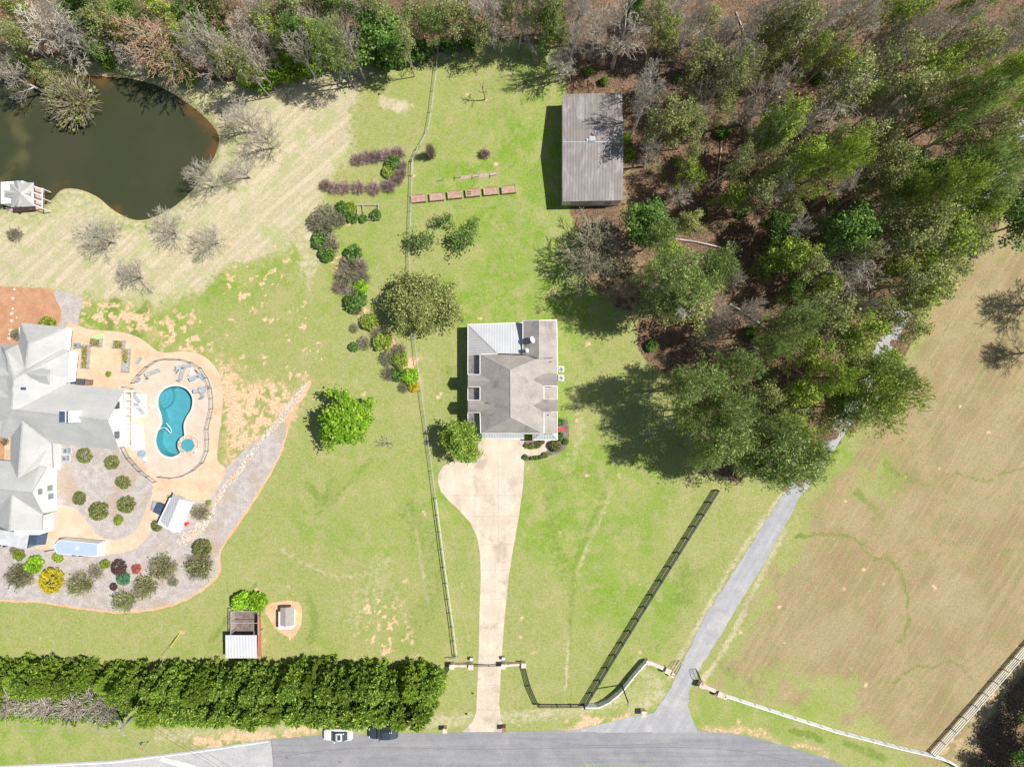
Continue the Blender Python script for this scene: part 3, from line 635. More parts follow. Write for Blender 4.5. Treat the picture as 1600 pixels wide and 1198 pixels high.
# thin dark lines on the asphalt, the first along the old section's joint
for pts, w in (([(424, 1155), (426, 1176), (430, 1222)], .06), ([(426, 1183), (560, 1168), (760, 1170), (980, 1167), (1150, 1172), (1300, 1205)], .045), ([(860, 1158), (930, 1164), (1060, 1160)], .03)):
    sp = w2(spline(pts, 6, False)); b = MB()
    for a, c in zip(sp[:-1], sp[1:]):
        L_ = math.hypot(c[0]-a[0], c[1]-a[1]); b.box((a[0]+c[0])/2, (a[1]+c[1])/2, .028, L_+.02, w, .004, math.atan2(c[1]-a[1], c[0]-a[0]))
    struct('road_dark_line', b.mesh('road_dark_line', M['darkmulch']))
for x, y, r in ((530, 1190, .3), (448, 1183, .25), (780, 1176, .12), (550, 1187, .1), (568, 1185, .12)):
    b = MB(); c = XY(x, y); b.prism([(c[0]+r*random.uniform(.7, 1.3)*math.cos(t), c[1]+.5*r*random.uniform(.7, 1.3)*math.sin(t)) for t in np.linspace(0, 6.28, 9, endpoint=False)], .030, .034); struct('oil_stain', b.mesh('oil_stain', M['darkmulch']))
# ------------------------------------------------------------------ buildings
def F(*pts): return [P(*p) for p in pts]
def roof(root, name, facets, mat, t=.16, label=None):
    b = MB(); b.slab([F(*f) for f in facets], t); return part(root, name, b, mat, label)
def seams(root, name, lines, mat, w=.14, h=.05):
    """ridge and hip caps following 3-D pixel lines"""
    b = MB()
    for a, c in lines:
        p0 = Vector(P(*a)); p1 = Vector(P(*c)); d = p1-p0; s = Vector((-d.y, d.x, 0)).normalized()*w/2; u = Vector((0, 0, h)); k = Vector((0, 0, -.06))
        b.add([p0+k-s, p0+k+s, p1+k+s, p1+k-s, p0+u-s*.6, p0+u+s*.6, p1+u+s*.6, p1+u-s*.6], [(0, 1, 2, 3), (7, 6, 5, 4), (0, 4, 5, 1), (1, 5, 6, 2), (2, 6, 7, 3), (3, 7, 4, 0)])
    return part(root, name, b, mat)
def fascia(root, lines, mat, drop=.26, w=.06):
    for a, c in lines:
        b = MB(); p0 = Vector(P(*a)); p1 = Vector(P(*c)); d = p1-p0; s = Vector((-d.y, d.x, 0)).normalized()*w; u = Vector((0, 0, .035)); k = Vector((0, 0, -drop)); e = d.normalized()*.03
        p0 = p0-e; p1 = p1+e
        b.add([p0+k-s, p0+k+s, p1+k+s, p1+k-s, p0+u-s, p0+u+s, p1+u+s, p1+u-s], [(0, 1, 2, 3), (7, 6, 5, 4), (0, 4, 5, 1), (1, 5, 6, 2), (2, 6, 7, 3), (3, 7, 4, 0)])
        part(root, 'fascia', b, mat)
def window(parent, x, y, z, w, h, ang, glass, name='window', frame='white'):
    """window whose outward normal is at angle ang in plan"""
    f = MB(); f.box(x, y, z-.06, .08, w+.14, h+.12, ang); o = part(parent, name, f, M[frame])
    g = MB(); g.box(x+.03*math.cos(ang), y+.03*math.sin(ang), z, .08, w, h, ang)
    part(o, 'pane', g, M[glass]); return o

# --- the house in the middle
hs_ = thing('house', 'taupe shingled house with paired dormers at the top of the pale concrete driveway', 'house', (0, 0, 0))
wl = MB()
wl.box(.1, -1.7, 0, 13.0, 11.2, 2.95); wl.box(0, -1.6, 2.9, 9.3, 11.0, 2.05); wl.box(-1.9, 6.5, 0, 9.2, 4.7, 2.9); wl.box(4.05, 6.7, 0, 4.6, 5.0, 4.45); wl.box(-1.4, -7.6, 0, 6.3, .9, 2.7)
x0, x1 = P(842-23, 0, 0)[0], P(842+25, 0, 0)[0]
gy0 = P(0, 503, 4.6)[1]
wl.add([P(820, 504, 4.4), P(867, 504, 4.4), P(842, 504, 6.0), P(820, 507, 4.4), P(867, 507, 4.4), P(842, 507, 6.0)], [(0, 1, 2), (5, 4, 3), (0, 2, 5, 3), (1, 4, 5, 2)])
part(hs_, 'wall', wl, M['siding'])
ez, dz = 5.0, 5.95
main = [[(750, 553, ez), (797, 578, 7.8), (798, 652, 7.8), (751, 677, ez)], [(750, 553, ez), (850, 556, ez), (797, 578, 7.8)],
        [(850, 556, ez), (850, 677, ez), (798, 652, 7.8), (797, 578, 7.8)], [(850, 677, ez), (751, 677, ez), (798, 652, 7.8)]]
roof(hs_, 'roof', main, M['shingle'])
roof(hs_, 'side_roof', [[(731, 556, 2.95), (750, 556, 4.1), (751, 677, 4.1), (731, 677, 2.95)]], M['shingle'], label='lower roof strip between the left dormers')
roof(hs_, 'side_roof', [[(850, 557, 4.1), (871, 557, 2.95), (871, 678, 2.95), (850, 677, 4.1)]], M['shingle'], label='lower roof strip between the right dormers')
for (ym, s) in ((594.7, -1), (634.6, -1), (593, 1), (633.5, 1)):
    xo, xe, xi = (731, 750, 766) if s < 0 else (871, 850, 834)
    d = 9.6
    roof(hs_, 'dormer_roof', [[(xo, ym-d, ez+.03), (xo, ym, dz), (xi, ym, dz), (xe, ym-d, ez+.03)], [(xo, ym, dz), (xo, ym+d, ez+.03), (xe, ym+d, ez+.03), (xi, ym, dz)]], M['shingle'], .14)
    cx = P(xo, ym, 5)[0]; cy = P(xo, ym, 5)[1]; b = MB()
    xw = cx-s*.25; xin = cx-s*2.2; hw = .82
    b.add([(xw, cy-hw, 2.8), (xw, cy+hw, 2.8), (xin, cy+hw, 2.8), (xin, cy-hw, 2.8), (xw, cy-hw, 4.9), (xw, cy+hw, 4.9), (xin, cy+hw, 4.9), (xin, cy-hw, 4.9), (xw, cy, 5.7), (xin, cy, 5.7)],
          [(0, 1, 5, 8, 4), (3, 7, 9, 6, 2), (0, 4, 7, 3), (1, 2, 6, 5), (4, 8, 9, 7), (5, 6, 9, 8)])
    o = part(hs_, 'dormer', b, M['siding']); window(o.parent, xw+s*.02, cy, 3.5, .8, 1.2, 0, 'glass', 'dormer_window')
mr = [[(731, 507, 2.95), (817, 504, 2.95), (817, 553, 4.5), (777, 552, 4.5)], [(731, 507, 2.95), (777, 552, 4.5), (777, 558, 4.5), (731, 558, 2.95)]]
roof(hs_, 'metal_roof', [mr[0]], M['metalroof'], label='pale ribbed metal roof of the rear room')
roof(hs_, 'metal_roof', [mr[1]], M['metalroof_shaded'], label='shaded left slope of the rear metal roof')
roof(hs_, 'wing_roof', [[(817, 501, 4.6), (842, 500.5, 6.2), (842, 560, 6.2), (817, 553, 4.6)], [(842, 500.5, 6.2), (870, 500, 4.6), (871, 558, 4.6), (842, 560, 6.2)]], M['shingle'])
roof(hs_, 'garage_awning', [[(752, 678, 3.7), (819, 678, 3.7), (819, 685, 3.1), (752, 685, 3.1)]], M['metalroof'])
roof(hs_, 'porch_roof', [[(843, 678, 3.6), (862, 678, 3.6), (871, 687, 2.9), (832, 687, 2.9)], [(862, 678, 3.6), (871, 676, 2.95), (871, 687, 2.9)], [(843, 678, 3.6), (832, 687, 2.9), (832, 678, 2.95)]], M['metalroof'])
seams(hs_, 'ridge_cap', [((797, 578, 7.8), (798, 652, 7.8)), ((750, 553, ez), (797, 578, 7.8)), ((850, 556, ez), (797, 578, 7.8)), ((751, 677, ez), (798, 652, 7.8)), ((850, 677, ez), (798, 652, 7.8)), ((842, 501, 6.2), (842, 556, 6.2)), ((732, 508, 3), (777, 552, 4.5)), ((832, 687, 2.9), (843, 678, 3.6)), ((862, 678, 3.6), (871, 687, 2.9))], M['ridge'])
fascia(hs_, [((731, 507, 2.95), (731, 585, 2.95)), ((731, 604, 2.95), (731, 625, 2.95)), ((731, 644, 2.95), (731, 677, 2.95)), ((731, 507, 2.95), (817, 504, 2.95)), ((750, 553, ez), (777, 552.5, ez)), ((750, 553, ez), (750, 584, ez)), ((750, 605, ez), (750, 624, ez)), ((750, 645, ez), (751, 677, ez)),
             ((751, 677, ez), (850, 677, ez)), ((817, 501, 4.6), (817, 553, 4.6)), ((817, 501, 4.6), (842, 500.5, 6.2)), ((842, 500.5, 6.2), (870, 500, 4.6)), ((870, 500, 4.6), (871, 557, 4.6)), ((871, 557, 2.95), (871, 584, 2.95)), ((871, 603, 2.95), (871, 624, 2.95)), ((871, 643, 2.95), (871, 687, 2.9)),
             ((850, 603, ez), (850, 624, ez)), ((850, 643, ez), (850, 677, ez)), ((832, 687, 2.9), (871, 687, 2.9)), ((752, 685, 3.1), (819, 685, 3.1)), ((731, 585, ez), (750, 585, ez)), ((731, 604.4, ez), (750, 604.4, ez)), ((731, 625, ez), (750, 625, ez)), ((731, 644.3, ez), (750, 644.3, ez)), ((850, 603, ez), (871, 603, ez)), ((850, 624, ez), (871, 624, ez)), ((850, 643, ez), (871, 643, ez))], M['white'], .22, .05)
for x, y, z in ((763, 629, 5.9), (861, 565, 3.7), (857, 648, 3.9)):
    b = MB(); p = P(x, y, z-.3); b.tube(p, (p[0], p[1], z+.3), .07, n=8, cap=True); part(hs_, 'vent_pipe', b, M['darktop'])
g = MB(); yb = -8.07
g.box(-2.7, yb, .05, 2.6, .08, 2.2); part(hs_, 'garage_door', g, M['acbox']); g = MB(); g.box(.3, yb, .05, 2.6, .08, 2.2); part(hs_, 'garage_door', g, M['acbox'])
for x, y, a in ((-6.42, 1.6, math.pi), (-6.42, -5.5, math.pi), (-6.52, 6.8, math.pi), (6.62, 1.6, 0), (6.62, -2.0, 0), (6.37, 6.8, 0), (-2.5, 8.87, math.pi/2), (4.1, 9.22, math.pi/2)): window(hs_, x, y, .95, 1.1, 1.3, a, 'glass')
for x in (832.5, 870): b = MB(); p = P(x, 686.3, 2.7); b.box(p[0]+(.15 if x < 850 else -.15), p[1]+.1, 0, .15, .15, 2.75); part(hs_, 'porch_post', b, M['white'])
def dish(x, y, z, zr, r, label):
    p = Vector(P(x, y, z)); t = thing('satellite_dish', label, 'satellite dish', (p.x, p.y, zr))
    n = Vector((.75, .25, .62)).normalized(); a = n.orthogonal().normalized(); c = n.cross(a); b = MB(); vs = []; N_ = 20
    for rr, dd in ((0.02, 0), (r*.5, .25*.25*r), (r, .25*r), (r*.97, .25*r+.03), (r*.5, .1*r), (.02, .04)):
        for i in range(N_): q = 2*math.pi*i/N_; vs.append(p+(a*math.cos(q)+c*math.sin(q))*rr+n*dd)
    fs = [(k*N_+i, k*N_+(i+1) % N_, (k+1)*N_+(i+1) % N_, (k+1)*N_+i) for k in range(5) for i in range(N_)]; b.add(vs, fs); part(t, 'reflector', b, M['white'])
    b = MB(); b.tube((p.x, p.y, zr-.1), p-n*.02, .035, n=6); part(t, 'mast', b, M['zinc'])
    b = MB(); q = p+n*r*1.1; b.tube(p-Vector((0, 0, r*.8)), q, .025, n=5); b.box(q.x, q.y, q.z-.06, .14, .1, .12); part(t, 'feed_arm', b, M['zinc'])
dish(831, 531, 6.3, 5.5, .52, 'larger white satellite dish, the upper of two on the house roof')
dish(823, 547.5, 5.8, 4.9, .36, 'smaller white satellite dish, the lower of two on the house roof')
def ac(x, y, rot, label, group, mat='acbox', s=.85):
    t = thing('air_conditioner', label, 'air conditioner', (*XY(x, y), 0), group); c = XY(x, y)
    b = MB(); b.box(*c, .0, s+.15, s+.15, .08, rot); part(t, 'base_pad', b, M['coping'])
    b = MB(); b.box(*c, .08, s, s, .72, rot); part(t, 'housing', b, M[mat])
    b = MB(); b.lathe(*c, [(s*.44, .801), (s*.44, .82), (s*.36, .83), (s*.36, .805)], 18); part(t, 'fan_ring', b, M['zinc'])
    b = MB()
    for k in range(4): a = rot+k*math.pi/2+.4; b.box(c[0]+.17*math.cos(a), c[1]+.17*math.sin(a), .806, .26, .12, .012, a)
    b.lathe(*c, [(.06, .803), (.06, .83)], 8); part(t, 'fan', b, M['darktop'])
ac(876.5, 577, 0, 'cream air conditioner with light fan, upper of two beside the house wall', 'air conditioners of the middle house')
ac(876.5, 590.5, 0, 'cream air conditioner with dark fan, lower of two beside the house wall', 'air conditioners of the middle house')
ac(107, 703.5, .1, 'blue grey air conditioner with black fan beside the white house on gravel', 'air conditioners of the white house', 'bluegrey')
ac(105, 715.5, .1, 'pale blue air conditioner below its twin beside the white house', 'air conditioners of the white house', 'bluegrey')
ac(123, 540, .1, 'blue grey air conditioner beside the peach patio with the raised planters', 'air conditioners of the white house', 'bluegrey')
b = MB(); c = XY(876, 670); b.box(c[0], c[1], .0, .5, .12, .42); b.box(c[0]+1, c[1]+9, 0, .01, .01, .01) if False else None
bench = thing('garden_bench', 'red garden bench between clipped bushes beside the porch', 'bench', (*XY(877, 670), 0)); c = XY(877, 670)
b = MB(); b.box(c[0], c[1], .40, .95, .40, .06); part(bench, 'seat', b, M['red'])
for s in (-1, 1): b = MB(); b.box(c[0]+s*.40, c[1], 0, .07, .36, .40); part(bench, 'leg', b, M['red'])

# --- barn
bn = thing('barn', 'long barn with weathered ribbed metal roof at the edge of the woods', 'barn', (*XY(925, 240), 0))
ze, zr_ = 3.6, 4.4
rf = [[(879, 147, ze), (972, 145, ze), (974, 222, 5.0), (879, 222, 5.0)], [(879, 222, 5.0), (974, 222, 5.0), (973, 313, ze), (879, 315, ze)]]
roof(bn, 'roof', rf, M['barnroof'], .12)
w = MB(); a0 = XY(879, 147, ze); a1 = XY(973, 313, ze); xm0, xm1 = a0[0]+.12, a1[0]-.15; yt, yb2 = a0[1]-.2, a1[1]+.12; ym = XY(879, 222, 5.0)[1]
w.add([(xm0, yb2, 0), (xm1, yb2, 0), (xm1, yt, 0), (xm0, yt, 0), (xm0, yb2, ze-.12), (xm1, yb2, ze-.12), (xm1, yt, ze-.12), (xm0, yt, ze-.12), (xm0, ym, 4.85), (xm1, ym, 4.85)],
      [(0, 1, 5, 4), (2, 3, 7, 6), (1, 2, 6, 9, 5), (3, 0, 4, 8, 7), (4, 5, 9, 8), (7, 8, 9, 6)]); part(bn, 'wall', w, M['acbox'])
seams(bn, 'ridge_cap', [((879, 222, 5.02), (974, 222, 5.02))], M['zinc'], .22, .04)
b = MB(); q = XY(925, 218, 5); b.box(q[0], q[1], 4.7, .9, .7, .7); part(bn, 'roof_vent', b, M['zinc']); b = MB(); b.tube((q[0]+.2, q[1]+.5, 4.7), (q[0]+.5, q[1]+1.0, 5.7), .09, n=8, cap=True); b.box(q[0]-.55, q[1]-.1, 4.8, .5, .4, .4); part(bn, 'flue', b, M['acbox'])
b = MB(); b.box((xm0+xm1)/2-1.5, yb2-.03, .02, 3.2, .06, 2.7); part(bn, 'door', b, M['greytimber']); b = MB(); b.box((xm0+xm1)/2+2.6, yb2-.03, .02, 1.0, .06, 2.1); part(bn, 'door', b, M['greytimber'])

# --- white house on the left
mn = thing('white_house', 'large white house with many pale grey gables beside the pool patio', 'house', (*XY(60, 660), 0))
E, R = 3.0, 6.4
A = [(32, 504, E), (102, 511, E), (99, 545, E), (44, 536, 6.0), (38, 577, 5.2), (28, 538, E)]
SH = M['shinglepale']
roof(mn, 'roof', [[A[0], A[1], A[3]], [A[3], A[1], A[2], (39, 577, 5.2)], [A[0], A[3], (39, 577, 5.2), (28, 538, 3.4)]], SH)
roof(mn, 'roof', [[(21, 592, R), (107, 547, E), (104, 600, E), (32, 638, 5.9), (18, 640, R)], [(38.5, 576.8, 5.15), (100, 544.6, 2.95), (107, 547, E), (21, 592, R)], [(39.2, 577.2, 5.18), (28, 538, 3.4), (0, 537, 3.4), (8, 548, 5.6), (21, 592, R)], [(8, 548, 5.6), (0, 540, 4.2), (-40, 540, 3.0), (-40, 660, 3.0), (3, 657, 4.5), (18, 640, R), (21, 592, R)]], SH)
roof(mn, 'roof', [[(18, 640, R), (32, 638, 5.9), (104, 600, E), (193, 609, E), (168, 657, R)], [(18, 640, R), (168, 657, R), (186, 703, E), (80, 692, E), (35, 658, 5.2)], [(18, 640, R), (35, 658, 5.2), (16, 684, E), (0, 683, E), (3, 657, 4.7)], [(3, 657, 4.7), (0, 683, E), (-40, 683, E), (-40, 657, 4.7)]], SH)
roof(mn, 'roof', [[(35, 658, 6.0), (80, 692, E), (82, 731, E), (62, 727, 3.6), (28, 747, 6.0)], [(35, 658, 6.0), (28, 747, 6.0), (16, 720, 3.6), (16, 684, E)]], SH)
roof(mn, 'roof', [[(-40, 717, 3.0), (16, 720, 3.2), (28, 747, 5.0), (28, 768, R), (-40, 762, R)], [(28, 747, 5.0), (62, 727, 3.3), (73, 730, E), (48, 770, R), (28, 768, R)], [(-40, 762, R), (48, 770, R), (67, 804, E), (-40, 800, E)]], SH)
roof(mn, 'roof', [[(18, 772, 6.0), (66, 803, E), (65, 828, E), (14, 829, 6.0)], [(18, 772, 6.0), (14, 829, 6.0), (0, 823, 4.6), (-14, 820, E), (-14, 798, E)]], SH)
seams(mn, 'ridge_cap', [((44, 536, 6), (102, 511, E)), ((44, 536, 6), (39, 577, 5.2)), ((32, 504, E), (44, 536, 6)), ((21, 592, R), (107, 547, E)), ((21, 592, R), (18, 640, R)), ((8, 548, 5.6), (21, 592, R)), ((18, 640, R), (168, 657, R)), ((104, 600, E), (32, 638, 5.9)), ((35, 658, 6.0), (28, 747, 6.0)), ((35, 658, 6.0), (80, 692, E)), ((-40, 762, R), (48, 770, R)), ((18, 772, 6.0), (14, 829, 6.0)), ((18, 772, 6), (66, 803, E)), ((28, 747, 6.0), (62, 727, 3.6)), ((28, 747, 6), (16, 720, 3.6))], M['ridge'], .22, .05)
w = MB()
def gable(b, x, y0, y1, ya, ze, za, xb):
    b.add([(x, y0, 0), (x, y1, 0), (x, y1, ze), (x, ya, za), (x, y0, ze), (xb, y0, 0), (xb, y1, 0), (xb, y1, ze), (xb, ya, za), (xb, y0, ze)],
          [(0, 1, 2, 3, 4), (9, 8, 7, 6, 5), (1, 0, 5, 6), (2, 1, 6, 7), (4, 3, 8, 9), (3, 2, 7, 8), (0, 4, 9, 5)])
k = (H-E)/H
gable(w, XY(198, 0)[0], XY(0, 700, E)[1]+.1, XY(0, 611, E)[1]-.1, XY(0, 657, R)[1], E-.15, R-.25, XY(180, 0)[0])
gable(w, XY(88.5, 0)[0], XY(0, 803, E)[1]+.1, XY(0, 731, E)[1]-.1, XY(0, 770, R)[1], E-.15, R-.3, XY(62, 0)[0])
w.box(*XY(74, 530), 0, 4.8, 3.2, 2.85); w.box(*XY(75, 575), 0, 8.2, 5.5, 2.85); w.box(*XY(70, 690), 0, 5.0, 8.5, 2.85); w.box(*XY(62, 815), 0, 3.8, 2.8, 2.85); w.box(*XY(62, 640), 0, 12, 8, 2.85)
part(mn, 'wall', w, M['siding'])
b = MB(); b.slab([F((103, 512, 2.9), (112, 513, 2.5), (109, 547, 2.5), (99, 546, 2.9))], .1); b.slab([F((107, 548, 2.8), (122, 550, 2.4), (117, 596, 2.4), (104, 597, 2.8))], .1); part(mn, 'patio_awning', b, M['siding'])
roof(mn, 'dormer_roof', [[(40, 584, 5.9), (60, 574, 4.7), (77, 578, 4.7), (72, 588, 5.9)], [(40, 584, 5.9), (72, 588, 5.9), (77, 600, 4.7), (56, 597, 4.7)]], SH, .12)
b = MB(); q = [P(77, 579, 4.6), P(77, 599, 4.6), P(73, 589, 5.7)]; b.add(q+[(p[0]-.3, p[1], p[2]) for p in q], [(0, 1, 2), (3, 5, 4), (0, 2, 5, 3), (1, 4, 5, 2), (0, 3, 4, 1)]); c = P(78, 589, 3.4); b.box(c[0]-.45, c[1], 3.1, .9, 1.5, 1.35); part(mn, 'dormer', b, M['white'])
b = MB(); b.lathe(0, 0, [(.6, 0), (.6, .08)], 14); b.v = [(q[0][0]+.05+v[2], (q[0][1]+q[1][1])/2+v[0], 4.0+v[1]) for v in b.v]; part(mn, 'arched_window', b, M['acbox'])
for ya, yb_ in ((586, 0), (620, 0)):
    roof(mn, 'dormer_roof', [[(-20, ya, 6.0), (12, ya+1, 6.0), (14, ya-11, 4.9), (-20, ya-12, 4.9)], [(-20, ya, 6.0), (12, ya+1, 6.0), (11, ya+12, 4.9), (-20, ya+12, 4.9)]], SH, .12)
b = MB(); c = P(104, 651, 7.6); b.box(c[0], c[1], 4.5, 1.9, 1.75, 3.0); part(mn, 'chimney', b, M['siding']); b = MB(); b.box(c[0]-.65, c[1], 7.5, .7, 1.6, .25); b.box(c[0]+.1, c[1], 7.5, .12, 1.7, .25); part(mn, 'chimney_cap', b, M['tarp'])
b = MB(); c = P(33, 607, 6.2); b.box(c[0], c[1], 5.65, .6, .4, .3); part(mn, 'skylight', b, M['tarp'])
wx_ = XY(88.5, 0)[0]
for y, z, hh in ((768, 3.4, 1.0), (762, 1.1, 1.2), (775, .9, 1.2)): window(mn, wx_+.02, XY(0, y, z+.5)[1], z, .85, hh, 0, 'glassgreen')
for y in (702, 715): window(mn, XY(88.5, 0)[0]+.02, XY(0, y, 1.5)[1]+.0, .9, .8, 1.2, 0, 'glassgreen')
wx_ = XY(198, 0)[0]
for y in (633, 679): window(mn, wx_+.02, XY(0, y, 2.6)[1], 2.1, 1.1, 1.4, 0, 'glass')
window(mn, XY(118, 0)[0], XY(0, 560)[1], 1.0, 1.0, 1.2, 0, 'glassgreen')
w = MB(); w.box(*XY(84, 712), 0, .9, 3.9, 2.6); part(mn, 'side_wall', w, M['siding'])

def pergola(name, label, x0, y0, x1, y1, h, nx_, ny_, mat, cat='pergola', post=True):
    c = XY((x0+x1)/2, (y0+y1)/2); t = thing(name, label, cat, (*c, 0)); a = P(x0, y0, h); d = P(x1, y1, h)
    for i in range(ny_+1): b = MB(); y = a[1]+(d[1]-a[1])*i/ny_; b.box((a[0]+d[0])/2, y, h-.15, abs(d[0]-a[0])+.2, .12, .15); part(t, 'beam', b, mat)
    for i in range(nx_+1): b = MB(); x = a[0]+(d[0]-a[0])*i/nx_; b.box(x, (a[1]+d[1])/2, h-.31, .14, abs(d[1]-a[1])+.2, .155); part(t, 'rail', b, mat)
    if post:
        for i in range(0, ny_+1, 2): b = MB(); y = a[1]+(d[1]-a[1])*i/ny_; b.box(d[0], y, 0, .13, .13, h-.31); part(t, 'post', b, mat)
    return t
pergola('pergola', 'white pergola with seven open bays between the white house and the pool', 193, 612, 205, 697, 2.8, 1, 7, M['white'])
solo('outdoor_rug', MB().box(*XY(218, 633), .052, 2.3, 3.4, .012, .05), M['white'], 'white rug under grey covered furniture, nearer the planters', 'rug', 'white rugs on the pool deck')
solo('outdoor_rug', MB().box(*XY(215, 683), .052, 2.1, 3.9, .012, .05), M['white'], 'white rug beside the lower half of the white pergola', 'rug', 'white rugs on the pool deck')

# --- shed, trailers, coop, pen
sd = thing('garden_shed', 'tilted garden shed with white roof slope beside the curved garden path', 'shed', (*XY(277, 800), 0))
roof(sd, 'roof', [[(271, 770, 2.3), (279, 779, 3.2), (261, 824, 3.2), (250, 814, 2.3)], [(279, 779, 3.2), (302, 784, 2.3), (281, 832, 2.3), (261, 824, 3.2)]], M['whiteroof'], .1)
b = MB(); fp = [XY(272, 771), XY(303, 781), XY(283, 830), XY(251, 814)]; b.prism([(p[0]*.998, p[1]*.998) for p in [XY(275, 774), XY(303.5, 783), XY(283.5, 828), XY(256, 814)]], 0, 2.2); part(sd, 'wall', b, M['siding'])
seams(sd, 'ridge_cap', [((279, 779, 3.22), (261, 824, 3.22))], M['ridge'], .2)
b = MB(); c = XY(286, 776); b.box(c[0], c[1], .0, 1.2, .12, 1.9, -.3); part(sd, 'door', b, M['acbox'])
t = thing('cargo_trailer', 'white and pale blue cargo trailer with pointed nose parked on the path', 'trailer', (*XY(130, 853), 0))
top = [XY(84, 850, 2.4), XY(88, 864.5, 2.4), XY(152, 870, 2.4), XY(154, 849, 2.4), XY(92, 842, 2.4)]
top = [XY(84.5, 852, 2.4), XY(88.5, 865, 2.4), XY(152.5, 869.5, 2.4), XY(153.5, 849, 2.4), XY(91, 843.5, 2.4)]
b = MB(); b.prism(top, .55, 2.4); part(t, 'body', b, M['white']); b = MB(); cc = (sum(p[0] for p in top)/5, sum(p[1] for p in top)/5)
b.prism([(cc[0]+(p[0]-cc[0])*.965, cc[1]+(p[1]-cc[1])*.93) for p in top], 2.4, 2.44); part(t, 'roof', b, M['trailer'])
b = MB(); c = P(119.5, 856, 2.5); b.box(c[0], c[1], 2.44, .42, .42, .12); part(t, 'roof_vent', b, M['white'])
b = MB(); cr = XY(161, 859, .5); b.add([(XY(153.8, 849.5, 2.3)[0], XY(0, 849.5, 2.3)[1], 2.3), (XY(152.6, 869, 2.3)[0], XY(0, 869, 2.3)[1], 2.3), (*XY(164, 868, .2), .2), (*XY(165.5, 846, .2), .2), (*XY(152, 869, .1), .0), (*XY(153, 850, .1), .0)], [(0, 1, 2, 3), (1, 4, 2), (0, 3, 5), (4, 5, 3, 2)]); part(t, 'rear_ramp', b, M['white'])
for x, y in ((118, 844), (128, 844.5), (118, 866), (128, 866.5)): b = MB(); c = XY(x, y); b.lathe(0, 0, [(.33, -.1), (.33, .1)], 14); b.v = [(c[0]+v[0], c[1]+v[2], .33+v[1]) for v in b.v]; part(t, 'wheel', b, M['tyre'])
b = MB(); q = XY(72, 860); b.tube((*XY(87, 858), .45), (q[0], q[1], .45), .05); b.tube((q[0]+.3, q[1], 0), (q[0]+.3, q[1], .5), .04); part(t, 'hitch', b, M['black'])
t = thing('open_trailer', 'grey roofed trailer with dark open rear below the lowest gable of the white house', 'trailer', (*XY(20, 845), 0))
tp = [XY(-30, 823, 2.5), XY(-34, 846, 2.5), XY(41, 857, 2.5), XY(45, 835, 2.5)]
b = MB(); b.prism(tp, 2.4, 2.5); part(t, 'roof', b, M['trailergrey']); b = MB()
for i in (0, 1, 3):
    a, c = Vector(tp[i]), Vector(tp[(i+1) % 4]); d = (c-a); b.box((a.x+c.x)/2, (a.y+c.y)/2, .5, d.length-.04, .05, 1.9, math.atan2(d.y, d.x))
part(t, 'side_panel', b, M['trailergrey']); b = MB(); b.prism([(p[0]*.999, p[1]) for p in tp], .45, .5); part(t, 'floor', b, M['tarp'])
b = MB(); a, c = Vector(tp[2]), Vector(tp[3]); n_ = Vector((.98, .2)); b.add([(a.x+.05, a.y+.06, .5), (c.x+.05, c.y-.06, .5), (c.x+n_.x*1.3, c.y-.06, .05), (a.x+n_.x*1.3, a.y+.06, .05), (a.x+.05, a.y+.06, .44), (c.x+.05, c.y-.06, .44), (c.x+n_.x*1.3, c.y-.06, .0), (a.x+n_.x*1.3, a.y+.06, .0)], [(0, 3, 2, 1), (4, 5, 6, 7), (0, 1, 5, 4), (2, 3, 7, 6)]); part(t, 'ramp', b, M['tarp'])
for x, y in ((0, 829), (10, 830), (0, 851), (10, 852)): b = MB(); c = XY(x, y); b.lathe(0, 0, [(.33, -.1), (.33, .1)], 14); b.v = [(c[0]+v[0], c[1]+v[2], .33+v[1]) for v in b.v]; part(t, 'wheel', b, M['tyre'])
t = thing('chicken_coop', 'small hutch with grey two-slope roof on a bare clay pad', 'hutch', (*XY(450, 965), 0))
roof(t, 'roof', [[(438, 949, 1.7), (446, 949, 2.1), (446, 979, 2.1), (438, 977, 1.7)], [(446, 949, 2.1), (459, 948, 1.7), (459, 977, 1.7), (446, 979, 2.1)]], M['shingle'], .08)
b = MB(); b.box(*XY(451, 964), 0, 2.1, 2.7, 1.6); part(t, 'wall', b, M['white']); b = MB(); c = XY(452, 977); b.box(c[0], c[1]-.2, 0, 1.3, .7, .45); part(t, 'steps', b, M['redwood'])
t = thing('animal_pen', 'timber run with brown mesh floor, red side boards and white metal roof', 'pen', (*XY(378, 985), 0))
roof(t, 'roof', [[(352, 992, 2.3), (401, 992, 2.3), (401, 1028, 2.0), (352, 1028, 2.0)]], M['whiteroof'], .06)
b = MB(); b.prism([XY(357, 955), XY(407, 955), XY(407, 1024), XY(357, 1024)], .0, .03); part(t, 'floor', b, M['darkmulch'])
rt = MB(); rt.add([(*XY(404.5, 962, 2.2), 2.2), (*XY(407, 962, 0), 0), (*XY(409, 1026, 0), 0), (*XY(402.5, 1026, 2), 2.0), (XY(404.5, 962, 2.2)[0]-.06, XY(404.5, 962, 2.2)[1], 2.2), (XY(407, 962)[0]-.06, XY(407, 962)[1], 0), (XY(409, 1026)[0]-.06, XY(409, 1026)[1], 0), (XY(402.5, 1026, 2)[0]-.06, XY(402.5, 1026, 2)[1], 2.0)], [(0, 1, 2, 3), (4, 7, 6, 5), (0, 3, 7, 4)]); part(t, 'side_wall', rt, M['redwood'])
b = MB()
for x0_, y0_, x1_, y1_ in ((360, 955, 360, 992), (403, 955, 403, 992), (360, 955, 403, 955), (360, 973, 403, 973)): b.tube(P(x0_, y0_, 2.2), P(x1_, y1_, 2.2), .05, n=4)
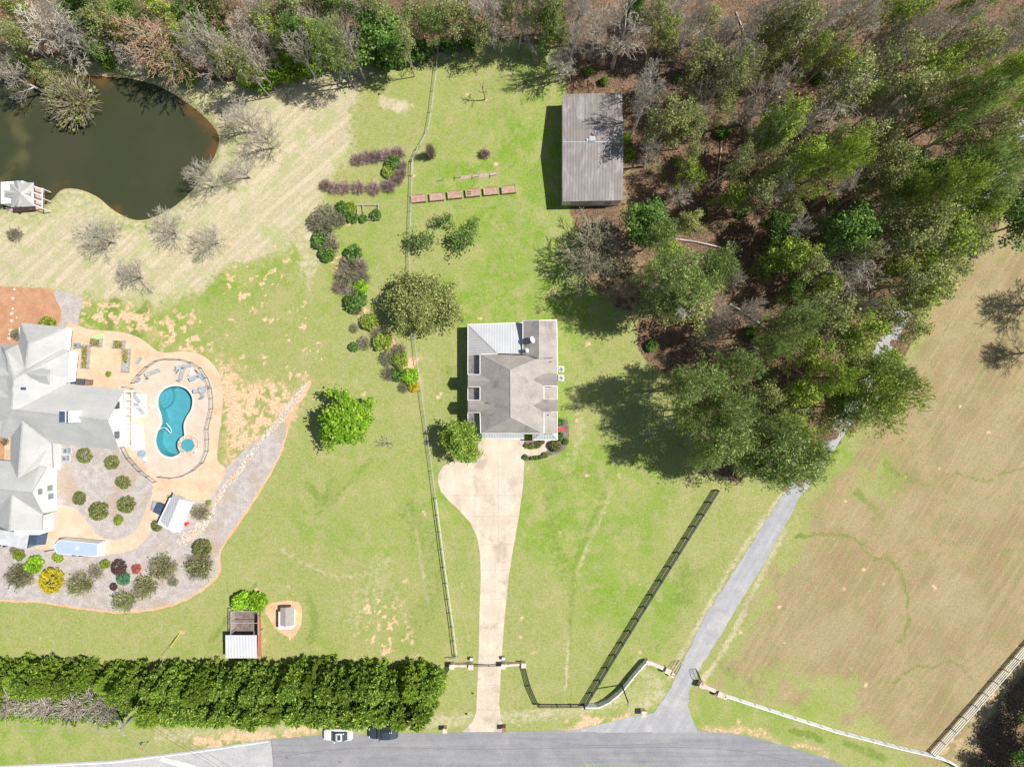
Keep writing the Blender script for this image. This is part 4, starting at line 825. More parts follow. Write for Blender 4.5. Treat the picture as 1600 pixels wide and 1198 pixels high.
part(t, 'top_rail', b, M['greytimber']); b = MB(); b.box(*XY(362, 974, 1), .0, .12, 3.6, 1.1); part(t, 'side_board', b, M['greytimber'])
for x, y in ((360, 955), (360, 990), (403, 955), (403, 990), (382, 955)): b = MB(); q = P(x, y, 2.2); b.box(q[0], q[1], 0, .1, .1, 2.2); part(t, 'post', b, M['greytimber'])
# gazebo by the pond
t = thing('gazebo', 'grey multi-gabled pavilion with pink floored deck on the pond bank', 'pavilion', (*XY(36, 306), 0))
g0, gz, gr_ = 2.6, 2.6, 3.9
roof(t, 'roof', [[(15, 287, gz), (52, 285, gz), (32, 302, gr_)], [(52, 285, gz), (53, 322, gz), (32, 302, gr_)], [(53, 322, gz), (17, 324, gz), (32, 302, gr_)], [(17, 324, gz), (15, 287, gz), (32, 302, gr_)]], M['shinglepale'], .12)
for a, l, r_, ap in (((26, 282, 3.4), (21, 283, 2.7), (32, 283, 2.7), (30, 300, 3.6)), ((7, 301, 3.4), (5, 297, 2.7), (6, 308, 2.7), (29, 302, 3.6)), ((27, 323, 3.4), (21, 322, 2.7), (34, 322, 2.7), (31, 304, 3.6)), ((47, 303, 3.4), (48, 297, 2.7), (48, 308, 2.7), (34, 302, 3.6))):
    cx_ = lambda p, q: tuple((p[i]+q[i])/2 for i in range(3))
    li = (l[0]+(ap[0]-a[0])*.8, l[1]+(ap[1]-a[1])*.8, 3.0); ri = (r_[0]+(ap[0]-a[0])*.8, r_[1]+(ap[1]-a[1])*.8, 3.0)
    roof(t, 'gable_roof', [[a, l, li, ap], [a, ap, ri, r_]], M['shinglepale'], .1)
b = MB(); b.prism([XY(20, 292), XY(54, 290), XY(55, 324), XY(20, 325)], .3, 2.55); part(t, 'wall', b, M['siding'])
b = MB(); c = [XY(15, 290), XY(70, 293), XY(70, 331), XY(18, 331)]; b.prism([XY(18, 288), XY(70, 295), XY(70, 327), XY(18, 331)], .1, .3); part(t, 'deck', b, M['twigpurple'] if False else surf('pink_deck', (.50, .33, .29), (.58, .40, .35), 2, .8))
for y in (293, 303, 313, 322): b = MB(); b.tube(P(53, y-2, 2.5), P(66, y+3, 2.2), .09, n=4); part(t, 'beam', b, M['white'])
b = MB(); b.tube(P(66, 294, 2.2), P(66, 326, 2.2), .09, n=4); part(t, 'beam', b, M['white'])
for y in (295, 310, 326): b = MB(); q = P(66, y, 2.2); b.box(q[0], q[1], .3, .12, .12, 1.9); part(t, 'post', b, M['white'])
for x, y in ((18, 328), (35, 331), (55, 329)): b = MB(); b.box(*XY(x, y), .3, .08, .08, .9); part(t, 'rail_post', b, M['greytimber'])

# --- raised beds, trellis posts
for i, (x, y, what) in enumerate(((655, 311.5, 'leftmost, touching the wire fence'), (683, 308.8, 'second from the left'), (711, 305.5, 'third from the left'), (739, 302.5, 'fourth, with green seedlings at left'), (767, 300, 'fifth from the left'), (795, 297.5, 'rightmost'))):
    t = thing('raised_bed', f'cedar raised garden bed in the row of six, {what}', 'raised bed', (*XY(x, y), 0), 'six raised beds in a row above the orchard')
    c = XY(x, y); rot = math.radians(5.5); ex = (math.cos(rot), math.sin(rot)); W_, D_, h_ = 2.15, 1.15, .62
    for s in (-1, 1):
        b = MB(); b.box(c[0]-s*ex[1]*D_/2, c[1]+s*ex[0]*D_/2, 0, W_, .06, h_, rot); part(t, 'long_board', b, M['brown'])
        b = MB(); b.box(c[0]+s*ex[0]*(W_/2-.0), c[1]+s*ex[1]*(W_/2-.0), 0, .07, D_+.07, h_+.003, rot); part(t, 'end_board', b, M['greytimber'])
    b = MB(); b.box(c[0], c[1], 0, W_-.08, D_-.07, h_-.07, rot); part(t, 'soil', b, M['soil'])
    if i == 3:
        b = MB()
        for k in range(6):
            u, v = -.8+.22*(k % 3), -.2+.4*(k//3)
            for m in range(8): a = random.uniform(0, 6.28); q = (c[0]+u+v*-.1, c[1]+v+u*.1); b.add([(q[0], q[1], .56), (q[0]+.12*math.cos(a), q[1]+.12*math.sin(a), .66), (q[0]+.12*math.cos(a+.7), q[1]+.12*math.sin(a+.7), .64)], [(0, 1, 2)])
        part(t, 'seedlings', b, M['deep'])
for i, (x, y, nm) in enumerate(((693, 281.5, 'leftmost trellis post, a bare stake'), (720, 277, 'second trellis post from the left, with a crossbar'), (748, 276, 'third trellis post from the left, with a crossbar'), (775.5, 273.5, 'rightmost trellis post, with a crossbar'))):
    t = thing('trellis_post', nm+', above the raised beds', 'post', (*XY(x, y), 0), 'trellis posts in a line above the raised beds'); c = XY(x, y); b = MB(); b.tube((*c, 0), (*c, 1.85), .05, n=6, cap=True); part(t, 'stake', b, M['greytimber'])
    if i: b = MB(); b.box(c[0], c[1], 1.7, .06, .75, .07); part(t, 'crossbar', b, M['greytimber'])
solo('mulch_strip', MB().prism([XY(718, 275), XY(778, 269), XY(778, 275), XY(719, 280)], .0, .02), surf('pale_mulch', (.36, .29, .22), (.46, .38, .30), 2, .95, finea=.25), 'strip of brown mulch under the trellis posts', 'mulch')
# patio planters
for i, (x, y, sx, sy, lab) in enumerate(((136, 557, .95, 3.6, 'long wood planter box of greens, leftmost on the peach patio'), (152, 535, 1.65, 1.1, 'small planter box beside the lime green sheet on the peach patio'), (188, 538, 1.65, 1.1, 'small planter box of greens, upper right of the planter group'), (199, 563, .95, 3.6, 'long planter box half filled with grey cloth, right of the peach patio'))):
    t = thing('planter_box', lab, 'planter', (*XY(x, y), 0), 'raised planters on the peach patio'); c = XY(x, y)
    for s in (-1, 1):
        b = MB(); b.box(c[0]+s*sx/2, c[1], 0, .07, sy+.07, .7, -.09); part(t, 'side_board', b, M['greytimber']); b = MB(); b.box(c[0], c[1]+s*sy/2, 0, sx, .07, .703, -.09); part(t, 'side_board', b, M['greytimber'])
    b = MB(); b.box(c[0], c[1], 0, sx-.1, sy-.1, .6, -.09); part(t, 'soil', b, M['soil'])
    b = MB()
    for k in range(int(260*sx*sy/3)):
        u, v = random.uniform(-.4, .4)*sx, random.uniform(-.45, .45)*sy
        if i == 3 and v < -.1*sy: continue
        a = random.uniform(0, 6.28); b.add([(c[0]+u, c[1]+v, .6), (c[0]+u+.16*math.cos(a), c[1]+v+.16*math.sin(a), .78), (c[0]+u+.16*math.cos(a+.8), c[1]+v+.16*math.sin(a+.8), .74)], [(0, 1, 2)])
    part(t, 'greens', b, M['fresh'])
    if i == 3: b = MB(); b.box(c[0]-.05, c[1]-1.0, .6, .75, 1.2, .06, -.09); part(t, 'cloth', b, M['fabric'])
b = MB(); b.box(*XY(154, 527), .03, 1.5, .8, .25, .3); solo('plastic_sheet', b, M['lime'], 'crumpled lime green plastic sheet beside a planter box', 'sheet')
b = MB(); c = XY(126, 596); t = thing('grill', 'black barbecue grill island against the white house beside the patio', 'grill', (*c, 0)); b.box(c[0], c[1], 0, 2.2, .9, .95, -.05); part(t, 'cabinet', b, M['darktop']); b = MB(); b.box(c[0]+1.6, c[1]-.1, 0, .8, .8, .85, -.05); part(t, 'side_table', b, M['brown'])
# pool furniture
def chair(x, y, rot, label, long=False, mat='fabric'):
    c = XY(x, y); L_ = 1.75 if long else .62; t = thing('sun_lounger' if long else 'patio_chair', label, 'lounger' if long else 'chair', (*c, 0)); ux, uy = math.cos(rot), math.sin(rot)
    b = MB(); b.box(c[0], c[1], .36, L_, .6, .07, rot); part(t, 'seat', b, M[mat]); b = MB(); p = (c[0]-ux*L_/2, c[1]-uy*L_/2)
    q = (p[0]-ux*.35, p[1]-uy*.35); s = (-uy*.3, ux*.3)
    b.add([(p[0]-s[0], p[1]-s[1], .40), (p[0]+s[0], p[1]+s[1], .40), (q[0]+s[0], q[1]+s[1], .95), (q[0]-s[0], q[1]-s[1], .95), (p[0]-s[0]-ux*.06, p[1]-s[1]-uy*.06, .38), (p[0]+s[0]-ux*.06, p[1]+s[1]-uy*.06, .38), (q[0]+s[0]-ux*.06, q[1]+s[1]-uy*.06, .93), (q[0]-s[0]-ux*.06, q[1]-s[1]-uy*.06, .93)], [(0, 1, 2, 3), (7, 6, 5, 4), (0, 3, 7, 4), (1, 5, 6, 2), (2, 6, 7, 3)]); part(t, 'backrest', b, M[mat])
    for a in (-1, 1):
        for e in (-1, 1): b = MB(); z = (c[0]+ux*a*L_*.45+s[0]*e*.9, c[1]+uy*a*L_*.45+s[1]*e*.9); b.tube((*z, .03), (*z, .37), .025, n=5); part(t, 'leg', b, M['zinc'])
def table(x, y, r, label, mat='fabric', sq=False):
    c = XY(x, y); t = thing('patio_table', label, 'table', (*c, 0)); b = MB()
    (b.box(*c, .70, r*1.8, r*1.8, .05, .7) if sq else b.lathe(*c, [(r, .70), (r, .75)], 20)); part(t, 'tabletop', b, M[mat]); b = MB(); b.lathe(*c, [(.25, .03), (.05, .1), (.04, .7)], 8); part(t, 'pedestal', b, M['zinc'])
chair(243, 581, .35, 'grey sun lounger at the upper left of the pool deck', True)
chair(286, 583, 1.3, 'grey sun lounger left of the white umbrella pole on the upper pool deck', True)
chair(291, 572, .2, 'grey sun lounger under the curved pool fence at the top', True)
chair(277, 577, 2.4, 'small grey chair nearest the top of the pool fence arc'); chair(301, 579, 1.6, 'small white framed chair left of the white umbrella', mat='white')
chair(306, 590, .5, 'pale chair below the white umbrella on the pool deck', mat='bluegrey'); chair(319, 590, -.7, 'blue grey chair against the inside of the pool fence', mat='bluegrey')
table(319, 609, .62, 'round grey table on the right side of the pool deck'); chair(312.5, 611, 0, 'small chair left of the round grey table'); chair(318, 616, 1.6, 'small chair below the round grey table'); chair(326, 605, 3.3, 'small chair between the round grey table and the pool fence')
table(240, 633, .34, 'small white square table left of the swimming pool', 'white', True); table(225, 708, .62, 'round grey glass table at the lower left of the pool deck', 'bluegrey')
chair(221, 700, -1.3, 'white cushioned chair above the round glass table', mat='white'); chair(229, 716, 2.1, 'white cushioned chair below the round glass table', mat='white')
table(310, 704, .3, 'small round white table right of the hot tub', 'white'); chair(221, 640, -.9, 'grey covered lounger on the upper white rug', True); chair(215, 622, -.9, 'grey covered lounger at the top edge of the upper white rug', True)
t = thing('patio_umbrella', 'white patio umbrella leaning beside the upper pool fence', 'umbrella', (*XY(312, 585), 0)); q = XY(312, 585); b = MB(); b.tube((*q, .05), (q[0]+.5, q[1]+1.0, 2.3), .03, n=6); part(t, 'pole', b, M['white']); b = MB(); b.tube((q[0]+.2, q[1]+.4, .9), (q[0]+.5, q[1]+1.0, 2.3), .16, .05, n=8, cap=True); part(t, 'canopy', b, M['white'])
t = thing('patio_umbrella', 'closed round white umbrella beside the lower pergola bays', 'umbrella', (*XY(205, 668), 0)); q = XY(205, 668); b = MB(); b.tube((*q, .05), (*q, 2.5), .03, n=6); part(t, 'pole', b, M['white']); b = MB(); b.lathe(*q, [(.38, 1.9), (.12, 2.5)], 10); part(t, 'canopy', b, M['white'])
for x, y, lab in ((231, 591, 'brown round pot inside the upper left pool fence'), (195, 564, 'dark pot on the left edge of a long planter')):
    b = MB(); b.lathe(*XY(x, y), [(.14, .03), (.2, .4), (.17, .4)], 12); solo('plant_pot', b, M['brown'], lab, 'pot')
b = MB(); c = XY(218, 563); b.box(c[0], c[1], .03, .35, 1.0, .35, -.7); solo('storage_box', b, M['bluegrey'], 'grey box lying on the patio right of the long planter', 'box')
b = MB(); c = XY(217, 593); b.box(c[0], c[1], .03, .7, .5, .6, .9); solo('pool_pump', b, M['zinc'], 'grey pump cover at the left end of the pool fence', 'pump')
t = thing('tool_cart', 'blue grey handcart with red load beside the navy grill', 'cart', (*XY(243, 790), 0)); c = XY(243, 790); b = MB(); b.box(*c, .35, .6, 1.5, .25, -.25); part(t, 'tray', b, M['bluegrey']); b = MB(); b.box(c[0]-.05, c[1]-.4, .6, .4, .4, .15, -.25); part(t, 'load', b, M['redwood'])
b = MB(); c = XY(252, 793); b.box(*c, 0, 1.1, 1.5, 1.0, -.45); b.box(c[0], c[1], 1.0, .9, 1.3, .18, -.45, .8); solo('covered_grill', b, M['tarp'], 'navy covered grill against the left side of the garden shed', 'grill')
b = MB(); c = XY(293, 817); b.box(c[0], c[1], 0, .5, .4, .5, .3, .7); b.box(c[0]-.1, c[1]-.1, .3, .25, .6, .25, .3); solo('red_can', b, M['red'], 'red can on the gravel beside the garden shed', 'can')
b = MB(); c = XY(289, 807); b.box(c[0]-.2, c[1], 0, .9, .3, .5, -.2); solo('metal_bin', b, M['bluegrey'], 'pale blue metal bin beside the garden shed, above the red can', 'bin')

# --- parked cars, built nose towards -x
def car(px, py, L_, mat, label, sunroof, suv):
    c = XY(px, py); t = thing('parked_car', label, 'car', (*c, 0), 'cars parked beside the hedge'); W_ = 1.84
    def loft(secs, n=14):
        b = MB(); vs = []; m = 12
        for x, hw, z0, z1 in secs:
            for i in range(m):
                a = 2*math.pi*i/m; ca, sa = math.cos(a), math.sin(a); e = .55
                vs.append((c[0]+x, c[1]+hw*math.copysign(abs(ca)**e, ca), (z0+z1)/2+(z1-z0)/2*math.copysign(abs(sa)**e, sa)))
        k = len(secs); fs = [(j*m+i, j*m+(i+1) % m, (j+1)*m+(i+1) % m, (j+1)*m+i) for j in range(k-1) for i in range(m)]+[tuple(range(m))[::-1], tuple((k-1)*m+i for i in range(m))]
        return b.add(vs, fs)
    h = L_/2; zt = .95 if not suv else 1.0; zr = 1.45 if not suv else 1.62
    part(t, 'body', loft([(-h, .50, .40, .62), (-h+.12, .72, .28, .72), (-h+.45, .87, .22, .80), (-h+1.2, .92, .2, .90), (-.3, .92, .2, zt), (h-1.3, .92, .2, zt), (h-.5, .90, .22, zt-.02), (h-.12, .78, .28, .85), (h, .6, .42, .75)]), M[mat], smooth=True)
    a = -h+1.25; r = h-.25 if suv else h-.75
    part(t, 'cabin', loft([(a, .74, .8, .92), (a+.75, .70, .85, zr-.02), (a+1.3, .70, .85, zr), (r-.9, .69, .85, zr-.02), (r-.45, .68, .85, zr-.18), (r, .66, .8, .95)]), M['glass'], smooth=True)
    part(t, 'roof_panel', loft([(a+.78, .60, zr-.09, zr+.0), (a+1.2, .62, zr-.07, zr+.03), (r-.95, .61, zr-.08, zr+.02), (r-.75, .57, zr-.12, zr-.03)]), M[mat], smooth=True)
    if sunroof: b = MB(); b.box(c[0]+a+1.35, c[1], zr+.02, .5, .85, .02); part(t, 'sunroof', b, M['glass'])
    for s in (-1, 1):
        for x in (-h+.85, h-.9): b = MB(); b.lathe(0, 0, [(.33, -.11), (.33, .11)], 16); b.v = [(c[0]+x+v[0], c[1]+s*.83+v[2], .33+v[1]) for v in b.v]; part(t, 'wheel', b, M['tyre'])
        b = MB(); b.box(c[0]+a+.5, c[1]+s*1.0, .92, .14, .22, .14); part(t, 'mirror', b, M[mat])
        b = MB(); b.box(c[0]-h+.16, c[1]+s*.58, .60, .14, .32, .12); part(t, 'headlight', b, M['lamp'])
        b = MB(); b.box(c[0]+h-.06, c[1]+s*.6, .66, .1, .26, .12); part(t, 'tail_light', b, M['red'])
car(530, 1144.5, 4.55, 'carwhite', 'white car with dark sunroof parked under the edge of the hedge', True, False)
car(600, 1141.5, 4.6, 'cardark', 'dark navy car parked beside the hedge, nearer the driveway', False, True)
# --- mailboxes, gate walls, gates
def mailbox(x, y, mat, label, s=.55):
    c = XY(x, y); t = thing('mailbox', label, 'mailbox', (*c, 0)); b = MB(); b.box(*c, 0, s, s*1.05, 1.25); part(t, 'pillar', b, M[mat]); b = MB(); b.box(*c, 1.25, s+.12, s*1.05+.12, .10); part(t, 'cap', b, M[mat]); b = MB(); b.box(c[0], c[1]-s*.5, .85, .2, .25, .22); part(t, 'door', b, M['black'])
mailbox(696.5, 1135, 'stone', 'pale stone mailbox pillar by the road left of the concrete driveway'); mailbox(787.5, 1133.5, 'brick', 'brown brick mailbox pillar by the road right of the concrete driveway'); mailbox(1004, 1109, 'stone', 'pale stone mailbox pillar at the mouth of the asphalt lane', .7)
def pier(root, x, y, s, h, rot=0): c = XY(x, y); b = MB(); b.box(*c, 0, s, s, h, rot); part(root, 'pier', b, M['stone']); b = MB(); b.box(*c, h, s+.14, s+.14, .12, rot); part(root, 'pier_cap', b, M['stone'])
def wallseg(root, x0_, y0_, x1_, y1_, h, th=.32): a = XY(x0_, y0_); c = XY(x1_, y1_); L_ = math.hypot(c[0]-a[0], c[1]-a[1]); b = MB(); b.box((a[0]+c[0])/2, (a[1]+c[1])/2, 0, L_, th, h, math.atan2(c[1]-a[1], c[0]-a[0])); part(root, 'wall', b, M['stone'])
t = thing('gate_wall', 'pale stone wall with two piers left of the concrete driveway', 'wall', (*XY(722, 1036), 0), 'stone entrance walls'); pier(t, 707, 1036, .6, 1.3); pier(t, 736.5, 1036.5, .6, 1.35); wallseg(t, 710, 1036, 733.5, 1036.3, 1.0)
t = thing('gate_wall', 'pale stone wall with two piers right of the concrete driveway', 'wall', (*XY(802, 1035), 0), 'stone entrance walls'); pier(t, 787, 1035.5, .6, 1.35); pier(t, 818, 1034, .6, 1.3); wallseg(t, 790, 1035.3, 815, 1034.3, 1.0)
t = thing('gate_wall', 'pale stone entrance wall left of the asphalt lane', 'wall', (*XY(1034, 1040), 0), 'stone entrance walls'); wallseg(t, 1010, 1030, 1043, 1044, .9, .55); pier(t, 1011, 1031, .5, 1.0, -.4); pier(t, 1041, 1043, .7, 1.3, -.4); pier(t, 1049, 1050, .5, 1.0, -.6)
t = thing('gate_wall', 'pale stone entrance wall right of the asphalt lane', 'wall', (*XY(1108, 1070), 0), 'stone entrance walls'); wallseg(t, 1092, 1066, 1124, 1079, .9, .55); pier(t, 1094, 1065, .7, 1.3, -.4); pier(t, 1122, 1079, .7, 1.3, -.4); pier(t, 1130, 1084, .5, 1.0, -.4)
def irongate(label, a, c, h, hinge):
    t = thing('iron_gate', label, 'gate', (*XY(*a), 0)); A_ = Vector((*XY(*a), 0)); C_ = Vector((*XY(*c), 0)); b = MB(); n = 9
    tops = []
    for i in range(n+1):
        u = i/n; p = A_+(C_-A_)*u; z = h*(.82+.18*math.sin(math.pi*u)); tops.append(Vector((p.x, p.y, z)))
    for p, q in zip(tops[:-1], tops[1:]): b.tube(p, q, .035, n=5)
    for z in (.12, h*.5): b.tube(A_+Vector((0, 0, z)), C_+Vector((0, 0, z)), .03, n=5)
    b.tube(A_, tops[0], .04, n=5); b.tube(C_, tops[-1], .04, n=5); part(t, 'frame', b, M['black'])
    for i in range(1, n): b = MB(); p = A_+(C_-A_)*i/n; b.tube((p.x, p.y, .12), tops[i], .018, n=4); part(t, 'bar', b, M['black'])
irongate('thin black iron gate across the concrete driveway, left leaf', (740, 1036.5), (763, 1037.5), 1.0, 0); irongate('thin black iron gate across the concrete driveway, right leaf', (784, 1035.8), (763.5, 1037.5), 1.0, 0)
irongate('black arched iron gate standing open left of the asphalt lane', (1049, 1050), (1061, 1031), 1.9, 0); irongate('black arched iron gate standing open right of the asphalt lane', (1094, 1063), (1087, 1044), 1.9, 0)
for x, y, lab in ((737, 1027.5, 'grey green gate motor box behind the left driveway pier'), (786.5, 1026.5, 'grey green gate motor box behind the right driveway pier')):
    t = thing('gate_motor', lab, 'motor box', (*XY(x, y), 0), 'gate motor boxes'); c = XY(x, y); b = MB(); b.box(*c, 0, .42, .5, .75); part(t, 'case', b, M['bluegrey']); b = MB(); b.box(c[0], c[1]+.12, .75, .46, .3, .08); part(t, 'lid', b, M['white'])
# --- fences
def fence(label, pts, h, nrail, gap, pmat, rmat, group=None, pr=.06, rw=.05, rh=.12, wire=False, z0=.25, rails=True, cat='fence'):
    p = [Vector((*XY(*q), 0)) for q in pts]; mid = p[len(p)//2]; t = thing('fence', label, cat, (mid.x, mid.y, 0), group)
    for a, c in zip(p[:-1], p[1:]):
        n = max(1, round((c-a).length/gap))
        for i in range(n): q = a+(c-a)*i/n; b = MB(); b.box(q.x, q.y, 0, pr*2, pr*2, h+.06, math.atan2((c-a).y, (c-a).x)); part(t, 'post', b, pmat)
    q = p[-1]; b = MB(); b.box(q.x, q.y, 0, pr*2, pr*2, h+.06); part(t, 'post', b, pmat)
    for k in range(nrail):
        z = z0+(h-z0-.02)*k/max(1, nrail-1)if nrail > 1 else h-.1; b = MB()
        for a, c in zip(p[:-1], p[1:]): d = c-a; b.box((a.x+c.x)/2, (a.y+c.y)/2, z-rh/2, d.length, rw, rh, math.atan2(d.y, d.x))
        part(t, 'rail', b, rmat)
    if wire:
        b = MB()
        for k in range(5):
            for a, c in zip(p[:-1], p[1:]): z = Vector((0, 0, .1+k*(h-.15)/4)); b.tube(a+z, c+z, .012, n=3)
        part(t, 'wire_mesh', b, M['fencewire'])
    return t
fence('black four rail fence running diagonally down the lawn beside the lane', [(1120, 765), (1073, 840), (1018, 928), (960, 1022), (912, 1101)], 1.4, 4, 2.35, M['blackfence'], M['blackfence'], 'dark board fences', .08, .08, .12)
fence('short black rail fence sloping down from the right driveway wall', [(820, 1040), (828, 1070), (840, 1098)], 1.3, 4, 2.2, M['blackfence'], M['blackfence'], 'dark board fences', .08, .08, .12)
fence('black rail fence parallel to the road right of the driveway', [(842, 1099), (870, 1099.5), (912, 1099)], 1.2, 3, 2.3, M['blackfence'], M['blackfence'], 'dark board fences', .08, .08, .12)
fence('short black rail fence between the hedge end and left driveway wall', [(704, 1039), (690, 1058)], 1.3, 4, 2.2, M['blackfence'], M['blackfence'], 'dark board fences', .08, .08, .12)
fence('curved pale grey board fence from the black fence to the lane wall', [(914, 1098.5), (934, 1098.5), (950, 1091), (966, 1078), (972, 1072), (988, 1052), (1008, 1029)], 1.4, 4, 2.2, M['white'], M['white'], 'white board fences', .09, .14, .20)
fence('long white board fence beside the road right of the lane', [(1132, 1083), (1200, 1105), (1300, 1137), (1400, 1163), (1455, 1176), (1475, 1183), (1530, 1215)], 1.35, 4, 2.2, M['white'], M['white'], 'white board fences', .09, .14, .20)
fence('white four rail fence running up to the right frame edge', [(1453, 1175), (1520, 1100), (1600, 1008), (1680, 916)], 1.4, 4, 2.3, M['white'], M['white'], 'white board fences', .07, .08, .12)
fence('thin wire fence from the trees down to the top white rails', [(686, 70), (683, 110), (675, 175), (669, 208)], 1.2, 1, 3.5, M['fencewire'], M['fencerail'], 'wire boundary fence', .03, .07, .02, True)
fence('thin wire fence slanting past the narrow bare tree', [(669, 208), (657, 230)], 1.2, 1, 3.0, M['fencewire'], M['fencerail'], 'wire boundary fence', .03, .07, .02, True)
fence('short pale rail fence beside the purple hedge', [(655, 233), (646, 252), (645, 274)], 1.25, 3, 2.2, M['fencerail'], M['fencerail'], None, .06, .04, .10)
fence('thin wire fence through the orchard from the raised beds to the round holly', [(645, 276), (643, 330), (640, 400), (642, 440), (646, 500)], 1.2, 1, 3.5, M['fencewire'], M['fencerail'], 'wire boundary fence', .03, .07, .02, True)
fence('thin wire fence down the lawn left of the middle house', [(646, 500), (652, 560), (659, 610), (668, 675), (676, 735), (681, 776)], 1.2, 1, 3.5, M['fencewire'], M['fencerail'], 'wire boundary fence', .03, .07, .02, True)
fence('pale green rail fence left of the driveway', [(682, 778), (689, 830), (696, 885), (703, 935), (709, 978), (714, 1022)], 1.3, 3, 2.3, M['fencerail'], M['fencerail'], None, .06, .05, .13)
fence('short rail return at the lower end of the green rail fence', [(715, 1024), (702, 1026)], 1.2, 3, 1.4, M['fencerail'], M['fencerail'], None, .06, .05, .10)
fence('black iron fence curving round the pool deck', [(211, 598), (220, 586), (233, 573), (247, 564), (262, 561), (285, 561.5), (301, 566), (315, 575), (325, 590), (331, 606), (333, 622), (333.5, 638), (330, 653), (326, 670), (327, 686), (326, 704), (319, 722), (305, 734), (288, 743), (270, 746), (252, 744)], 1.25, 2, 1.7, M['black'], M['black'], 'iron pool fences', .03, .03, .05, True)
fence('black iron fence from the pergola down to the garden path', [(195, 698), (204, 715), (222, 735), (245, 752)], 1.25, 2, 1.7, M['black'], M['black'], 'iron pool fences', .03, .03, .05, True)
fence('short black iron fence at the patio gate above the pergola', [(196, 604), (210, 607)], 1.2, 2, 1.0, M['brown'], M['brown'], 'iron pool fences', .03, .03, .05)
t = thing('timber_frame', 'open timber frame around small shrubs above the purple hedge bed', 'frame', (*XY(576, 333), 0)); b = MB()
for a, c in (((560, 322), (560, 336)), ((568, 320), (569, 333)), ((560, 321), (592, 321)), ((592, 321), (594, 344)), ((578, 344), (594, 344))): b.tube((*XY(*a), .5), (*XY(*c), .5), .07, n=4)
part(t, 'rail', b, M['greytimber'])
for x, y in ((560, 321), (592, 321), (594, 344), (569, 333), (560, 336)): b = MB(); b.box(*XY(x, y), 0, .12, .12, .55); part(t, 'post', b, M['greytimber'])
# --- poles, wires, sign
base = Vector((*XY(240, 1092), 0)); t = thing('utility_pole', 'tall grey power pole with transformer rising from the topped hedge', 'power pole', base); b = MB(); b.tube(base, base+Vector((0, 0, 9.4)), .17, .11, n=10, cap=True); part(t, 'shaft', b, M['pole'])
b = MB(); b.box(base.x, base.y, 8.7, .12, 2.4, .14, .45); part(t, 'crossarm', b, M['pole'])
b = MB(); b.lathe(base.x-.35, base.y-.2, [(.28, 5.4), (.30, 5.45), (.30, 6.5), (.2, 6.6)], 14); part(t, 'transformer', b, M['zinc'])
for k in (-1, 0, 1): b = MB(); q = (base.x-.45*k, base.y+1.05*k, 8.84) if k else (base.x, base.y, 9.4); b.lathe(q[0], q[1], [(.05, q[2]), (.08, q[2]+.08), (.05, q[2]+.2)], 8); part(t, 'insulator', b, M['white'])
for k in range(2): b = MB(); b.tube((base.x+.1, base.y-.5+k, 8.8), (base.x-.4, base.y-.2, 6.5), .02, n=4); part(t, 'jumper', b, M['wire'])
def span(pts, sag, label, group, r=.02, name='power_line'):
    a, c = [Vector(p) for p in pts]; b = MB(); n = 24; pr_ = None
    for i in range(n+1):
        u = i/n; p = a+(c-a)*u; p.z -= sag*4*u*(1-u)
        if pr_ is not None: b.tube(pr_, p, r, n=4)
        pr_ = p
    return solo(name, b, M['wire'], label, 'power line', group)
for k, w_ in ((-1, 'lowest'), (0, 'middle'), (1, 'uppermost')):
    q = (base.x-.45*k, base.y+1.05*k, 9.05) if k else (base.x, base.y, 9.6)
    span((q, (q[0]+42, q[1]-26, 9.4)), .9, f'{w_} of three thin power lines running right from the pole over the road', 'power lines crossing the road')
    span((q, (q[0]-45, q[1]+1.5, 9.4)), .9, f'{w_} of three thin power lines running left from the pole', 'power lines along the hedge')
span(((base.x, base.y, 8.2), (*XY(283, 985), .05)), 0, 'thin guy wire from the power pole to the clay patch on the lawn', 'guy wires of the power pole', .015, 'guy_wire'); span(((base.x, base.y, 6.9), (*XY(279, 990), .05)), 0, 'second thinner guy wire beside the first, ending just left of it', 'guy wires of the power pole', .012, 'guy_wire')
for (x, y), zt, lab in (((283, 985), 8.2, 'yellow tube on the right guy wire at its ground anchor'), ((279, 990), 6.9, 'yellow tube on the left guy wire at its ground anchor')):
    a = Vector((*XY(x, y), .05)); d = (Vector((base.x, base.y, zt))-a).normalized(); b = MB(); b.tube(a, a+d*2.2, .05, n=6, cap=True); solo('guy_guard', b, M['yellowg'], lab, 'guard', 'guy wire guards')
base2 = Vector((*XY(971.5, 1069.5), 0)); t = thing('sign_pole', 'slim dark pole standing beside the curved pale fence near the lane', 'pole', base2); b = MB(); b.tube(base2, base2+Vector((0, 0, 6.2)), .12, .09, n=10, cap=True); part(t, 'shaft', b, M['blackfence']); b = MB(); b.lathe(base2.x, base2.y, [(.16, 6.2), (.18, 6.45), (.1, 6.55)], 10); part(t, 'head', b, M['bluegrey'])
t = thing('road_sign', 'small red and white sign on a green post beside the road', 'road sign', (*XY(232, 1158), 0)); q = XY(232, 1158); b = MB(); b.tube((*q, 0), (*q, 2.4), .04, n=6, cap=True); part(t, 'post', b, M['deep']); b = MB(); n = Vector((.45, -.35, .82)).normalized()
oc = [(.38*math.cos(a), .38*math.sin(a)) for a in np.linspace(math.pi/8, 2*math.pi+math.pi/8, 8, endpoint=False)]
